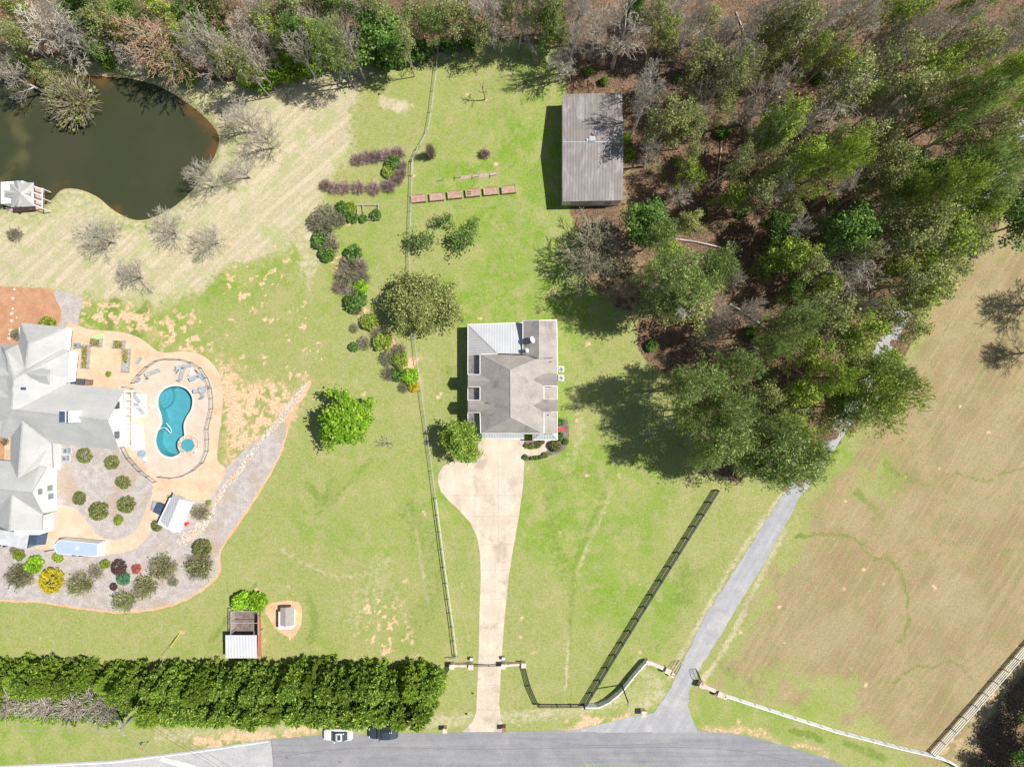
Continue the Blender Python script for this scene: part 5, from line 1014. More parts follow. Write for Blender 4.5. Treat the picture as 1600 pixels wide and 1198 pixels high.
for rr, dd, mt, nm in ((1.12, 0, 'white', 'border'), (1.0, .012, 'red', 'face')):
    b = MB(); rt_ = -.35; b.add([(q[0]+.05+dd*.6+z*0.02+.35*v*.45, q[1]-.05-dd-.05*z+u*math.cos(rt_)*rr*1.0*.55-v*.25, 2.0+v*rr+u*math.sin(rt_)*.2) for z in (0, 1) for u, v in oc], [tuple(range(8)), tuple(range(8, 16))[::-1]]+[(i, (i+1) % 8, 8+(i+1) % 8, 8+i) for i in range(8)]); part(t, nm, b, M[mt])
for x, y, lab in ((739, 1082, 'small dark sprinkler head left of the lower driveway'), (729, 1114, 'small dark marker stake in the grass near the left mailbox'), (967, 593, 'small white utility box on the grass at the shade edge')):
    b = MB(); b.box(*XY(x, y), 0, .45 if x > 900 else .2, .3 if x > 900 else .15, .35); solo('utility_box' if x > 900 else 'lawn_marker', b, M['white'] if x > 900 else M['black'], lab, 'box' if x > 900 else 'marker')
# ------------------------------------------------------------------ trees and shrubs
def mesh_np(name, V, Fq, mat, k):
    me = bpy.data.meshes.new(name); V = np.asarray(V, np.float32); Fq = np.asarray(Fq, np.int32)
    me.vertices.add(len(V)); me.vertices.foreach_set('co', V.ravel()); me.loops.add(Fq.size); me.loops.foreach_set('vertex_index', Fq.ravel())
    me.polygons.add(len(Fq)); me.polygons.foreach_set('loop_start', (np.arange(len(Fq))*k).astype(np.int32)); me.polygons.foreach_set('loop_total', np.full(len(Fq), k, np.int32))
    me.update(calc_edges=True); me.materials.append(mat); return me
def leaves(name, C, size, mat, up=.5, r=None, aspect=1.0, outw=None):
    """one small quad per centre; normals random, biased up and outwards"""
    r = r or rng; n = len(C); N_ = r.normal(size=(n, 3)); N_[:, 2] = np.abs(N_[:, 2])*.8+up*1.8
    if outw is not None: N_ += outw*1.1
    N_ /= np.linalg.norm(N_, axis=1)[:, None]+1e-9; T = r.normal(size=(n, 3)); U = np.cross(N_, T); U /= np.linalg.norm(U, axis=1)[:, None]+1e-9; V_ = np.cross(N_, U)
    s = (size*r.uniform(.6, 1.4, n))[:, None]/2; a = U*s*aspect; b = V_*s
    P_ = np.stack([C-a-b*.25, C-b, C+a+b*.25, C+b], 1).reshape(-1, 3); return mesh_np(name, P_, np.arange(4*n).reshape(n, 4), mat, 4)
def needles(name, C, D, ln, w, mat, r):
    """thin blades from C along direction D"""
    n = len(C); T = r.normal(size=(n, 3))*.55+np.array([0, 0, 1.0]); S = np.cross(D, T); S /= np.linalg.norm(S, axis=1)[:, None]+1e-9
    L_ = (ln*r.uniform(.6, 1.3, n))[:, None]; P_ = np.stack([C-S*w, C+S*w, C+D*L_+S*w*.5, C+D*L_-S*w*.5], 1).reshape(-1, 3)
    return mesh_np(name, P_, np.arange(4*n).reshape(n, 4), mat, 4)
def segs_mesh(name, segs, mat):
    """segs: list of (p0,p1,r0,r1,n)"""
    V = []; Fq = []; o = 0
    for p0, p1, r0, r1, n in segs:
        p0 = np.asarray(p0, float); p1 = np.asarray(p1, float); d = p1-p0; L_ = np.linalg.norm(d)
        if L_ < 1e-5: continue
        d /= L_; a = np.cross(d, (0, 0, 1) if abs(d[2]) < .9 else (1, 0, 0)); a /= np.linalg.norm(a); b = np.cross(d, a); t = np.arange(n)*2*math.pi/n
        cir = np.cos(t)[:, None]*a+np.sin(t)[:, None]*b; V.append(p0+cir*r0); V.append(p1+cir*r1)
        i = np.arange(n); j = (i+1) % n; Fq.append(np.stack([o+i, o+j, o+n+j, o+n+i], 1)); o += 2*n
    return mesh_np(name, np.concatenate(V), np.concatenate(Fq), mat, 4)
def unit(v): return v/(np.linalg.norm(v)+1e-9)
def branching(r, h, spread, first=.25, lv=(7, 5, 5, 5), rad=.22, minr=.028, upb=.35, droop=0.0, lenk=.52, ang=.75, wig=.16):
    """skeleton of a deciduous tree: trunk segments and twig segments separately, plus twig tips"""
    big = []; tw = []; tips = []
    def grow(p, d, L_, rr, level):
        k = 4 if level == 0 else (3 if level < 3 else 2); pts = [p]; q = p; dd = d
        for i in range(k):
            dd = unit(dd+r.normal(size=3)*(.05 if level == 0 else wig)+np.array([0, 0, upb*.12-(droop*.1*level)])); q = q+dd*L_/k; pts.append(q)
        for i in range(k):
            t0, t1 = i/k, (i+1)/k; ra = max(minr, rr*(1-t0*.65)); rb = max(minr*.7, rr*(1-t1*.65))
            (big if level < 2 else tw).append((pts[i], pts[i+1], ra, rb, 6 if level == 0 else (4 if level == 1 else 3)))
        if level >= len(lv): tips.append((q, dd)); return
        n = lv[level]; az0 = r.uniform(0, 6.28)
        for j in range(n):
            u = (first+(1-first)*(j+.7)/n) if level == 0 else (.25+.75*(j+.5)/n); u = min(.98, u+r.uniform(-.04, .04))
            s = u*k; i = min(k-1, int(s)); pp = pts[i]+(pts[i+1]-pts[i])*(s-i); ax = unit(pts[i+1]-pts[i])
            az = az0+j*2.4+r.uniform(-.4, .4); o = unit(np.cross(ax, (math.cos(az), math.sin(az), .2))); th = ang*r.uniform(.75, 1.25)*(1.15-.45*u if level == 0 else 1)
            nd = unit(ax*math.cos(th)+o*math.sin(th)); LL = L_*lenk*(1.15-.55*u if level == 0 else 1.05-.35*u)*r.uniform(.8, 1.2)
            if level == 0: LL = spread*(1.25-.55*u)*r.uniform(.8, 1.15)
            grow(pp, nd, LL, rr*(.55 if level == 0 else .5)*(1-.5*u), level+1)
    grow(np.zeros(3), np.array([0, 0, 1.0]), h*.8, rad, 0)
    return big, tw, tips
PROTO = {}
def proto(kind, parts, R0, H0):
    """parts: list of (name, mesh)"""
    PROTO.setdefault(kind, []).append((parts, R0, H0))
def measured(segs_or_pts):
    a = np.array(segs_or_pts); return float(np.percentile(np.hypot(a[:, 0], a[:, 1]), 93)), float(a[:, 2].max())
def bare(kind, n, h, sp, mbark, mtwig, lv=(8, 5, 5, 5), seed=0, **kw):
    for i in range(n):
        r = np.random.default_rng(seed+i); big, tw, tips = branching(r, h, sp, lv=lv, **kw); R0, H0 = measured([t[0] for t in tips])
        proto(kind, [('trunk', segs_mesh('trunk', big, M[mbark])), ('crown', segs_mesh('crown', tw, M[mtwig]))], R0, H0)
bare('bare', 5, 13, 5.0, 'barkgrey', 'twiggrey', lv=(9, 6, 6, 4), seed=100, rad=.34, minr=.028, ang=.62, wig=.10, lenk=.55)
bare('budding', 2, 13, 6, 'barkgrey', 'twigtan', lv=(9, 6, 5, 6), seed=120, rad=.25, minr=.035, wig=.09, ang=.6)
bare('vase', 4, 5.5, 3.4, 'barkgrey', 'twiggrey', lv=(10, 6, 5, 4), first=.12, seed=130, rad=.17, minr=.013, ang=.52, lenk=.62, wig=.09)
bare('roundbare', 2, 8, 4.2, 'barkbrown', 'twigolive', lv=(13, 7, 6, 5), first=.15, seed=140, rad=.2, minr=.022, ang=.6, wig=.12, lenk=.6)
bare('sapling', 1, 4.2, 1.2, 'barkbrown', 'twiggrey', lv=(6, 3, 2), first=.45, seed=150, rad=.07, minr=.02)
def leafy(kind, n, h, sp, bark, leaf, per=7, size=.34, rad=.7, lv=(8, 5, 4), seed=0, up=.5, tuft=0, **kw):
    for i in range(n):
        r = np.random.default_rng(seed+i); big, tw, tips = branching(r, h, sp, lv=lv, **kw); T = np.array([t[0] for t in tips]); keep = r.random(len(T)) < kw.get('keep', .93)
        R0, H0 = measured(T); cs = []; 
        for t in T: cs.append(t+r.normal(size=(per, 3))*rad*np.array([1, 1, .55]))
        C = np.concatenate(cs); C[:, 2] = np.maximum(C[:, 2], .3)
        o = C-np.array([0, 0, h*.5]); o /= np.linalg.norm(o, axis=1)[:, None]+1e-6
        if tuft: D = unit3(r.normal(size=C.shape)*.8+o*.5+np.array([0, 0, .5])); cm = needles('crown', C, D, tuft, .05, M[leaf], r)
        else: cm = leaves('crown', C, size, M[leaf], up, r, 1.0, o)
        proto(kind, [('trunk', segs_mesh('trunk', big+tw, M[bark])), ('crown', cm)], R0+rad*.8, H0)
def unit3(A): return A/(np.linalg.norm(A, axis=1)[:, None]+1e-9)
leafy('olive', 5, 13, 4.6, 'barkgrey', 'olive', per=9, size=.26, rad=.62, lv=(8, 5, 5), seed=200, rad_=0) if False else None
def leafy2(kind, n, h, sp, bark, leaf, per, size, cl, lv, seed, up=.5, tuft=0, **kw):
    for i in range(n):
        r = np.random.default_rng(seed+i); big, tw, tips = branching(r, h, sp, lv=lv, **kw); T = np.array([t[0] for t in tips]); R0, H0 = measured(T)
        w_ = r.uniform(.5, 1.0, len(T)); C = np.concatenate([t+r.normal(size=(max(1, int(per*w)), 3))*cl*np.array([1, 1, .5]) for t, w in zip(T, w_)]); C[:, 2] = np.maximum(C[:, 2], .25)
        o = unit3(C-np.array([0, 0, h*.45]))
        cm = needles('crown', C, unit3(r.normal(size=C.shape)*.8+o*.5+np.array([0, 0, .55])), tuft, size, M[leaf], r) if tuft else leaves('crown', C, size, M[leaf], up, r, 1.0, o)
        proto(kind, [('trunk', segs_mesh('trunk', big+tw, M[bark])), ('crown', cm)], R0+cl*.9, H0)
leafy2('olive', 5, 13, 4.6, 'barkgrey', 'olive', 8, .30, .45, (8, 5, 5, 2), 200, rad=.2, minr=.03)
leafy2('fresh', 3, 11, 4.2, 'barkgrey', 'fresh', 13, .32, .42, (9, 5, 5), 210, rad=.18, minr=.03)
leafy2('pine', 5, 17, 4.6, 'barkbrown', 'pine', 48, .055, .42, (15, 5, 2), 220, tuft=.42, first=.45, rad=.24, minr=.035, ang=1.1)
leafy2('greenpine', 3, 16, 5.0, 'barkbrown', 'fresh', 48, .055, .42, (16, 5, 2), 230, tuft=.45, first=.4, rad=.25, minr=.035, ang=1.05)
leafy2('deep', 3, 10, 4.6, 'barkbrown', 'deep', 20, .32, .5, (9, 6, 5), 240, rad=.2, minr=.03)
leafy2('vividtree', 1, 8.5, 3.7, 'barkgrey', 'vivid', 27, .30, .34, (12, 6, 6), 260, first=.2, rad=.18, minr=.03, wig=.1)
leafy2('orchard', 3, 4.2, 2.2, 'barkbrown', 'deep', 6, .20, .28, (5, 5, 5), 250, first=.3, rad=.12, minr=.025, ang=1.0)
def blob(kind, n, leaf, nleaf, size, seed, zs=.9, lump=.22, nl=38, bark='barkbrown', trunk=True, fill=.55, up=.35, tiers=False):
    """dense crown: leaves over lumpy outline, unit radius, height about zs*2"""
    for i in range(n):
        r = np.random.default_rng(seed+i); D = unit3(r.normal(size=(nl, 3))); D[:, 2] = np.abs(D[:, 2])*1.0-.25; D = unit3(D)
        LR = r.uniform(lump*.7, lump*1.4, nl); LC = D*(1-LR*.9)[:, None]*np.array([1, 1, zs]); idx = r.integers(0, nl, nleaf); d = unit3(r.normal(size=(nleaf, 3)))
        rad_ = r.uniform(fill, 1, nleaf)**.6; C = LC[idx]+d*(LR[idx]*1.15*rad_)[:, None]; nf = int(nleaf*.2)
        C[:nf] = unit3(r.normal(size=(nf, 3)))*(r.uniform(.3, .85, nf)**.5)[:, None]*np.array([1, 1, zs]); C[:, 2] += zs*.9; C[:, 2] = np.maximum(C[:, 2], .02)
        parts = [('crown', leaves('crown', C, size, M[leaf], up, r, 1.0, d*.9))]
        sg = [((0, 0, 0), (0, 0, zs*.6), .06, .05, 6)]
        for k in range(7): a = k*.9; sg.append(((0, 0, zs*.35), (.6*math.cos(a), .6*math.sin(a), zs*r.uniform(.7, 1.3)), .035, .012, 4))
        proto(kind, [('trunk' if trunk else 'stem', segs_mesh('trunk', sg, M[bark]))]+parts, 1.0, zs*1.9)
leafy2('holly', 1, 8.5, 5.0, 'barkbrown', 'holly', 30, .21, .42, (14, 8, 7), 300, first=.12, rad=.25, minr=.03, wig=.12)
leafy2('darkround', 1, 7.5, 3.3, 'barkbrown', 'cypress', 19, .22, .28, (13, 7, 6), 312, first=.12, rad=.2, minr=.03, wig=.12)
blob('vivid', 1, 'vivid', 6500, .115, 320, .85, .26, 55, fill=.7)
blob('vividsmall', 2, 'vivid', 1500, .16, 330, .8, .3, 22)
blob('bushgreen', 3, 'deep', 1400, .17, 340, .8, .3, 20)
blob('bushlime', 2, 'fresh', 1500, .15, 350, .8, .3, 22)
blob('bushvine', 3, 'vine', 1600, .13, 355, .6, .35, 26)
blob('clipped', 3, 'holly', 2600, .11, 360, .8, .16, 60)
blob('yellowbush', 1, 'yellow', 3000, .10, 370, .75, .17, 50)
blob('redbush', 1, 'redleaf', 700, .2, 380, .8, .3, 20)
blob('plumbush', 1, 'darkbrownleaf', 2200, .12, 390, .8, .15, 60)
blob('bluebush', 1, 'bluegreen', 1200, .17, 395, .7, .3, 20)
def twiggy(kind, n, mat, nt_, seed, zs=.9, w=.018, leaf=None, nleaf=0):
    """many fine upright twigs fanning out of one base, unit radius"""
    for i in range(n):
        r = np.random.default_rng(seed+i); sg = []; tp = []
        for k in range(nt_):
            a = r.uniform(0, 6.28); e = math.acos(r.uniform(.12, 1)); d = np.array([math.sin(e)*math.cos(a), math.sin(e)*math.sin(a), math.cos(e)*zs*1.3]); p = r.normal(size=3)*.05; p[2] = 0; s0 = r.uniform(.0, .45)
            m = p+d*s0+r.normal(size=3)*.03; q = p+d*r.uniform(.7, 1.0)+r.normal(size=3)*.06; q[2] = max(q[2], .05); m[2] = max(0, m[2]); mid = (m+q)/2+r.normal(size=3)*.05; sg += [(m, mid, w, w*.8, 3), (mid, q, w*.8, w*.4, 3)]; tp.append(q); tp.append(mid)
            sg.append((mid, mid+(q-mid)*.9+r.normal(size=3)*.14, w*.6, w*.3, 3))
        parts = [('stems', segs_mesh('stems', sg, M[mat]))]
        if leaf: T = np.array(tp); C = T[r.integers(0, len(T), nleaf)]+r.normal(size=(nleaf, 3))*.07; parts.append(('foliage', leaves('foliage', C, .10, M[leaf], .4, r)))
        proto(kind, parts, 1.0, zs*1.25)
twiggy('purpleshrub', 4, 'twigpurple', 270, 400, .9, .020)
twiggy('greyshrub', 3, 'twiggrey', 260, 410, .9, .014, 'olive', 260)
twiggy('willowshrub', 3, 'twigolive', 420, 420, .9, .016, 'olive', 420)
twiggy('mixedshrub', 3, 'twigpurple', 260, 430, .9, .018, 'deep', 500)
twiggy('paleshrub', 1, 'twiggrey', 240, 440, .8, .014, 'fresh', 500)
# cypress: cone of upturned fronds
def cypress(kind, n, mat, seed, topped=False):
    for i in range(n):
        r = np.random.default_rng(seed+i); nt_ = 200; u = r.random(nt_)**.85; zmax = .60 if topped else 1.0; z = u*zmax
        prof = (1-(z/1.02)**1.7)**.75 if not topped else np.where(z < .48, 1.0, 1-.25*(z-.48)/.12); a = r.uniform(0, 6.283, nt_); rr = prof*r.uniform(.70, 1.02, nt_)
        if topped: k = (z > .44); rr[k] = np.maximum(rr[k], .72)
        base_ = np.stack([np.cos(a)*rr*.66, np.sin(a)*rr*.66, z*3.0], 1); out = np.stack([np.cos(a), np.sin(a), np.full(nt_, .75)], 1); out = unit3(out+r.normal(size=(nt_, 3))*.2); m = 58
        B = np.repeat(base_, m, 0); O = np.repeat(out, m, 0); t = r.random((nt_*m, 1)); D = unit3(O+r.normal(size=B.shape)*.75); C = B+O*t*.26+r.normal(size=B.shape)*.032
        sg = [((0, 0, 0), (0, 0, 1.7 if topped else 2.9), .07, .03, 6)]; P_ = [('crown', needles('crown', C, D, .12, .026, M[mat], r))]
        if topped:
            for k in range(190):
                a = r.uniform(0, 6.28); e = r.uniform(.2, 1.35); d = np.array([math.sin(e)*math.cos(a), math.sin(e)*math.sin(a), math.cos(e)]); p = np.array([0, 0, r.uniform(.9, 1.7)]); L_ = r.uniform(.5, 1.0); q = p+d*L_; sg += [(p, q, .022, .012, 3)]
                for j in range(3): b = p+d*L_*r.uniform(.4, .9); sg.append((b, b+unit(d+r.normal(size=3)*.6)*.3, .012, .006, 3))
        proto(kind, [('trunk', segs_mesh('trunk', sg, M['twiggrey' if topped else 'barkbrown']))]+P_, 1.0, 1.9 if topped else 3.0)
cypress('cypress', 4, 'cypress', 500); cypress('cypressgold', 2, 'cypressgold', 510); cypress('topped', 3, 'cypress', 520, True)

cnt = {}
FIRST = {}
def place(kind, name, px, py, rpx, h, label, cat='tree', group=None, hc=None, base=False, rz=None, var=None, sq=1.0):
    """crown centre seen at (px,py), crown radius rpx; the foot is found from the crown's height"""
    n = cnt.get(kind, 0); cnt[kind] = n+1; v = n % len(PROTO[kind]) if var is None else var; parts, R0, H0 = PROTO[kind][v]
    z = 0 if base else (h*.72 if hc is None else hc); x, y = XY(px, py, z); r = rpx/10*(H-z)/H
    t = bpy.data.objects.new(name, None); COL.objects.link(t); t.empty_display_size = .3; t.location = (x, y, -.02); t.rotation_euler = (0, 0, random.uniform(0, 6.28) if rz is None else rz)
    t.scale = (r/R0*sq, r/R0, h/H0); tag(t, label, cat, group)
    key = (kind, v, name)
    if key not in FIRST:
        FIRST[key] = []
        for nm, me in parts:
            o = bpy.data.objects.new(nm, me); COL.objects.link(o); o.parent = t; FIRST[key].append(o)
    else:
        for o in FIRST[key]: c = o.copy(); COL.objects.link(c); c.parent = t
    return t
ORD = ['first', 'second', 'third', 'fourth', 'fifth', 'sixth', 'seventh', 'eighth', 'ninth', 'tenth', 'eleventh', 'twelfth', 'thirteenth', 'fourteenth', 'fifteenth', 'sixteenth', 'seventeenth', 'eighteenth', 'nineteenth', 'twentieth', 'twenty-first', 'twenty-second', 'twenty-third', 'twenty-fourth', 'twenty-fifth', 'twenty-sixth', 'twenty-seventh', 'twenty-eighth', 'twenty-ninth', 'thirtieth']
# named single trees
place('holly', 'round_tree', 651, 471, 55, 8.0, 'large round dark olive tree on the lawn above the middle house', var=0)
place('vividtree', 'leafy_tree', 537, 650, 42, 8.5, 'vivid lime green tree alone on the lawn left of the wire fence')
place('darkround', 'round_tree', 718, 690, 34, 7.0, 'dense green round tree at the top corner of the concrete driveway', sq=1.0)
place('orchard', 'fruit_tree', 660, 372, 26, 3.8, 'sparse green fruit tree touching the wire fence', group='orchard trees')
place('orchard', 'fruit_tree', 722, 376, 25, 3.6, 'sparse green fruit tree with crooked limbs, lower right of the orchard', group='orchard trees')
place('orchard', 'fruit_tree', 695, 342, 20, 3.6, 'thin fruit tree with a bare arching limb, top of the orchard', group='orchard trees')
place('orchard', 'fruit_tree', 742, 350, 14, 3.4, 'smallest brownish fruit tree at the right of the orchard', group='orchard trees')
place('sapling', 'young_tree', 758, 156, 14, 5.2, 'young leafless tree alone on the upper lawn', base=True)
place('sapling', 'young_tree', 612, 692, 16, 2.4, 'low leafless bush just below the vivid lime green tree', base=True)
place('purpleshrub', 'narrow_tree', 671, 231, 9, 6.0, 'narrow purple grey leafless tree beside the bend of the wire fence', hc=3.6)
place('purpleshrub', 'round_shrub', 758, 237, 10, 2.0, 'single round purple grey shrub above the trellis posts', 'shrub')
place('roundbare', 'round_bare_tree', 930, 388, 56, 9.5, 'round brown grey leafless tree between the barn and the middle house')
for i, (x, y, r, h, lab) in enumerate(((405, 208, 33, 9, 'bare grey tree farthest right beside the pond'), (372, 262, 27, 7, 'bare grey tree right of the pond, between its two neighbours'), (316, 273, 29, 8, 'bare grey tree leaning over the lower right pond bank'), (376, 181, 36, 9, 'bare grey tree nearest the right tip of the pond'),
        (150, 368, 38, 7, 'wide bare tree on the dry grass below the gazebo'), (252, 353, 31, 7, 'bare tree just under the bottom edge of the pond'), (322, 370, 29, 6.5, 'bare tree on dry grass, right of the pond bottom'), (198, 427, 31, 6.5, 'lowest bare tree on the dry grass above the orange mulch'))):
    place('vase', 'bare_tree', x, y, r, h, lab, group='bare trees on the dry grass round the pond')
place('willowshrub', 'leaning_tree', 98, 148, 46, 5, 'pale olive tree hanging over the upper left of the pond')
place('mixedshrub', 'round_shrub', 16, 364, 12, 2.2, 'lone round grey shrub on dry grass below the gazebo', 'shrub')
# hedge
xs = list(range(-22, 700, 26)); k = 0
for i, x in enumerate(xs):
    bigx = x > 225; h = 8.6 if bigx else 6.6; lab = f'{ORD[i] if i < 26 else "last" if i == len(xs)-1 else "next to last"} cypress from the left in the upper row of the hedge'
    if i >= 26: lab = ('rightmost' if i == len(xs)-1 else 'next to rightmost')+' cypress in the upper row of the hedge'
    place('cypressgold' if (i % 6 == 2 or (not bigx and i % 2)) else 'cypress', 'cypress', x+random.uniform(-6, 6), 1047+random.uniform(-5, 5)+(2 if x > 600 else 0), random.uniform(23, 31), h+random.uniform(-1.3, 1.3), lab, group='cypresses of the upper hedge row', base=True)
nt_, nf_ = 0, 0
for i, x in enumerate(xs[:-1]):
    xx = x+13; top = xx < 250
    if abs(xx-238) < 15: continue
    if top: lab = f'{ORD[nt_]} from the left of the topped cypresses with bare grey centres'; nt_ += 1
    else: lab = f'{ORD[nf_]} full cypress from the left in the roadside row, right of the power pole'; nf_ += 1
    kd = 'topped' if top else ('cypressgold' if i % 7 == 4 else 'cypress')
    place(kd, 'topped_cypress' if top else 'cypress', xx+random.uniform(-6, 6), (1079 if top else 1079)+random.uniform(-4, 4), 34 if top else random.uniform(29, 36), (5.0 if top else 9.6)+random.uniform(-1.1, 1.1), lab, group='topped cypresses of the roadside row' if top else 'cypresses of the roadside row', base=True)
# beds and shrubs
SHR = [('clipped', 129, 712, 12, 'clipped round bush nearest the white house air conditioners'), ('clipped', 172, 723, 11.5, 'olive clipped bush upper right in the gravel bed'), ('clipped', 190, 754, 12, 'clipped bush with a rusty left side in the gravel bed'), ('clipped', 121, 779, 11, 'brownish clipped bush at the left of the gravel bed'), ('clipped', 151, 799, 14.5, 'largest clipped bush, lower left in the gravel bed'), ('clipped', 195, 789, 14, 'large clipped bush at the right of the gravel bed'), ('bushlime', 183, 813, 7.5, 'small yellow green bush at the bottom of the gravel bed'), ('clipped', 243, 822, 9, 'small brownish bush at the lower corner of the garden shed'),
       ('yellowbush', 76, 909, 18, 'bright yellow flowering bush in the roadside bed'), ('vividsmall', 50, 883, 13, 'bright green round bush above the yellow one'), ('bushlime', 27, 868, 9, 'yellow green bush below the open trailer'), ('mixedshrub', 18, 861, 7, 'small dull bush left of the yellow green one by the open trailer'), ('willowshrub', 21, 903, 24, 'wide grey green shrub at the left frame edge'), ('bushlime', 88, 872, 8, 'sparse olive bush below the cargo trailer hitch'), ('plumbush', 183, 887, 12, 'dark plum round bush below the cargo trailer ramp'), ('bushlime', 162, 882, 8, 'small olive bush left of the dark plum one'), ('redbush', 211, 889, 8, 'small red bush right of the dark plum one'),
       ('bluebush', 190, 905, 11, 'blue green bush below the dark plum one'), ('greyshrub', 145, 894, 14, 'grey twiggy shrub between yellow and plum bushes'), ('willowshrub', 117, 916, 22, 'grey green shrub right of the bright yellow bush'), ('willowshrub', 248, 890, 24, 'large grey green shrub right of the red bush'), ('willowshrub', 220, 921, 21, 'grey green shrub at the lower middle of the roadside bed'), ('willowshrub', 306, 887, 25, 'large grey green shrub at the right end of the roadside bed'), ('clipped', 313, 858, 14, 'olive dome bush at the upper right of the roadside bed'), ('greyshrub', 268, 911, 10, 'low thin grey shrub between two large grey green shrubs'),
       ('paleshrub', 187, 942, 21, 'pale green open shrub on the lower edge of the roadside bed'), ('plumbush', 176, 917, 6, 'tiny brown bush left of the lower grey green shrub'), ('greyshrub', 310, 802, 16, 'leafless grey shrub right of the garden shed'), ('bushlime', 325, 786, 5, 'tiny green bush at the tip of the river stones'), ('vividsmall', 375, 941, 17, 'green bush at the upper left corner of the animal pen'), ('vividsmall', 400, 943, 17, 'brighter green bush at the upper right corner of the animal pen'), ('purpleshrub', 388, 948, 12, 'brown leafless shrub between the two green bushes of the pen'),
       ('mixedshrub', 22, 522, 11, 'purple brown shrub beside the stepping stones'), ('bushlime', 70, 506, 13, 'green bush behind the top gable of the white house'), ('bushlime', 168, 584, 4.5, 'single small olive bush in the middle of the peach patio'), ('mixedshrub', 4, 690, 7, 'small bush in the courtyard notch of the white house'),
       ('vividsmall', 825, 681, 5.5, 'bright green bush between garage awning and porch'), ('clipped', 868, 697, 10, 'dark clipped ball bush beside the front walk'), ('deepb', 876, 659, 6.5, 'small dark bush above the red bench'), ('deepb', 874, 682, 7.5, 'dark bush below the red bench'), ('deepb', 884, 690, 5, 'small bush right of the dark one below the bench'),
       ('deepb', 821, 714, 4.5, 'first bush from the left under the front walk'), ('deepb', 830, 716, 3, 'second bush from the left under the front walk'), ('deepb', 837, 715, 3.5, 'third bush from the left under the front walk'), ('deepb', 844, 714, 3.5, 'fourth bush from the left under the front walk'), ('clipped', 852, 711, 5, 'rightmost bush under the front walk, beside the clipped ball'),
       ('clipped', 823, 696, 4.5, 'left end of the low clipped hedge above the front walk'), ('clipped', 831, 697, 5.5, 'second bush of the low clipped hedge above the front walk'), ('clipped', 840, 695, 5.5, 'third bush of the low clipped hedge above the front walk'), ('clipped', 847, 690, 4.5, 'right end of the low clipped hedge above the front walk')]
PROTO['deepb'] = PROTO['bushgreen']
for kd, x, y, r, lab in SHR: place(kd, 'bush' if kd in ('clipped', 'vividsmall', 'bushlime', 'deepb', 'yellowbush', 'redbush', 'plumbush', 'bluebush') else 'shrub', x, y, r, r/10*(1.5 if kd != 'willowshrub' else 1.3), lab, 'bush' if 'bush' in lab else 'shrub', sq=random.uniform(.84, 1.14))
BB = [(556, 247, 12), (570, 244, 13), (585, 242, 13), (602, 240, 14), (621, 236, 14)]
for i, (x, y, r) in enumerate(BB): place('purpleshrub', 'berry_shrub', x, y, r, 1.7, f'{ORD[i]} from the left in the upper row of purple leafless shrubs', 'shrub', 'upper row of purple shrubs')
BB = [(508, 287, 12), (520, 291, 12), (535, 291, 14), (559, 290, 14), (583, 291, 14), (606, 288, 14)]
for i, (x, y, r) in enumerate(BB): place('purpleshrub', 'berry_shrub', x, y, r, 1.7, f'{ORD[i]} from the left in the lower row of purple leafless shrubs', 'shrub', 'lower row of purple shrubs')
for i, (x, y, r) in enumerate([(628, 256, 10), (626, 268, 11), (619, 278, 12)]): place('purpleshrub', 'berry_shrub', x, y, r, 1.7, f'{ORD[i]} from the top where the purple shrub rows curve together', 'shrub', 'curved end of the purple shrubs')
place('bushgreen', 'bush', 613, 253, 12, 1.6, 'green bush inside the curve of the purple shrubs', 'bush'); place('bushlime', 'bush', 606, 267, 10, 1.3, 'smaller green bush below its neighbour in the purple curve', 'bush')
LB = [('mixedshrub', 492, 345, 17), ('greyshrub', 508, 331, 20), ('mixedshrub', 505, 352, 18), ('bushgreen', 500, 374, 14), ('mixedshrub', 514, 378, 18), ('bushgreen', 510, 395, 13), ('mixedshrub', 527, 342, 14), ('bushgreen', 535, 324, 12), ('bushlime', 548, 323, 9), ('bushgreen', 550, 340, 9), ('deepb', 567, 341, 7), ('bushgreen', 586, 335, 9), ('bushgreen', 551, 395, 14), ('mixedshrub', 545, 412, 18), ('purpleshrub', 560, 415, 17), ('greyshrub', 538, 430, 19), ('greyshrub', 562, 432, 17), ('purpleshrub', 530, 447, 14), ('vividsmall', 563, 447, 12), ('mixedshrub', 550, 457, 15), ('bushgreen', 551, 473, 15), ('bushgreen', 563, 468, 11), ('mixedshrub', 556, 482, 11),
      ('bushlime', 576, 502, 14), ('greyshrub', 553, 512, 9), ('greyshrub', 587, 519, 11), ('deepb', 552, 542, 8), ('greyshrub', 568, 536, 13), ('bushlime', 597, 534, 15), ('greyshrub', 622, 546, 14), ('mixedshrub', 604, 559, 14), ('bushlime', 625, 563, 13), ('greyshrub', 607, 583, 14), ('bushgreen', 622, 584, 12), ('vividsmall', 641, 588, 14), ('yellowbush', 646, 604, 9), ('greyshrub', 630, 605, 10), ('greyshrub', 660, 512, 9)]
LB.sort(key=lambda q: q[2])
desc = {'mixedshrub': 'purple green', 'greyshrub': 'bare grey', 'bushgreen': 'leafy green', 'bushlime': 'olive', 'deepb': 'small dark', 'purpleshrub': 'bare purple', 'vividsmall': 'vivid green', 'yellowbush': 'yellow orange'}
kc = {}
for kd, *_ in LB: kc[kd] = kc.get(kd, 0)+1
ki = {}
for kd, x, y, r in LB:
    i = ki.get(kd, 0); ki[kd] = i+1; w_ = f'{ORD[i]} from the top' if kc[kd] > 1 else 'the only one'
    place(kd, 'shrub', x, y, r, r/10*1.25, f'{desc[kd]} shrub of the long bed left of the round tree, {w_}', 'shrub', 'shrubs of the long island bed')

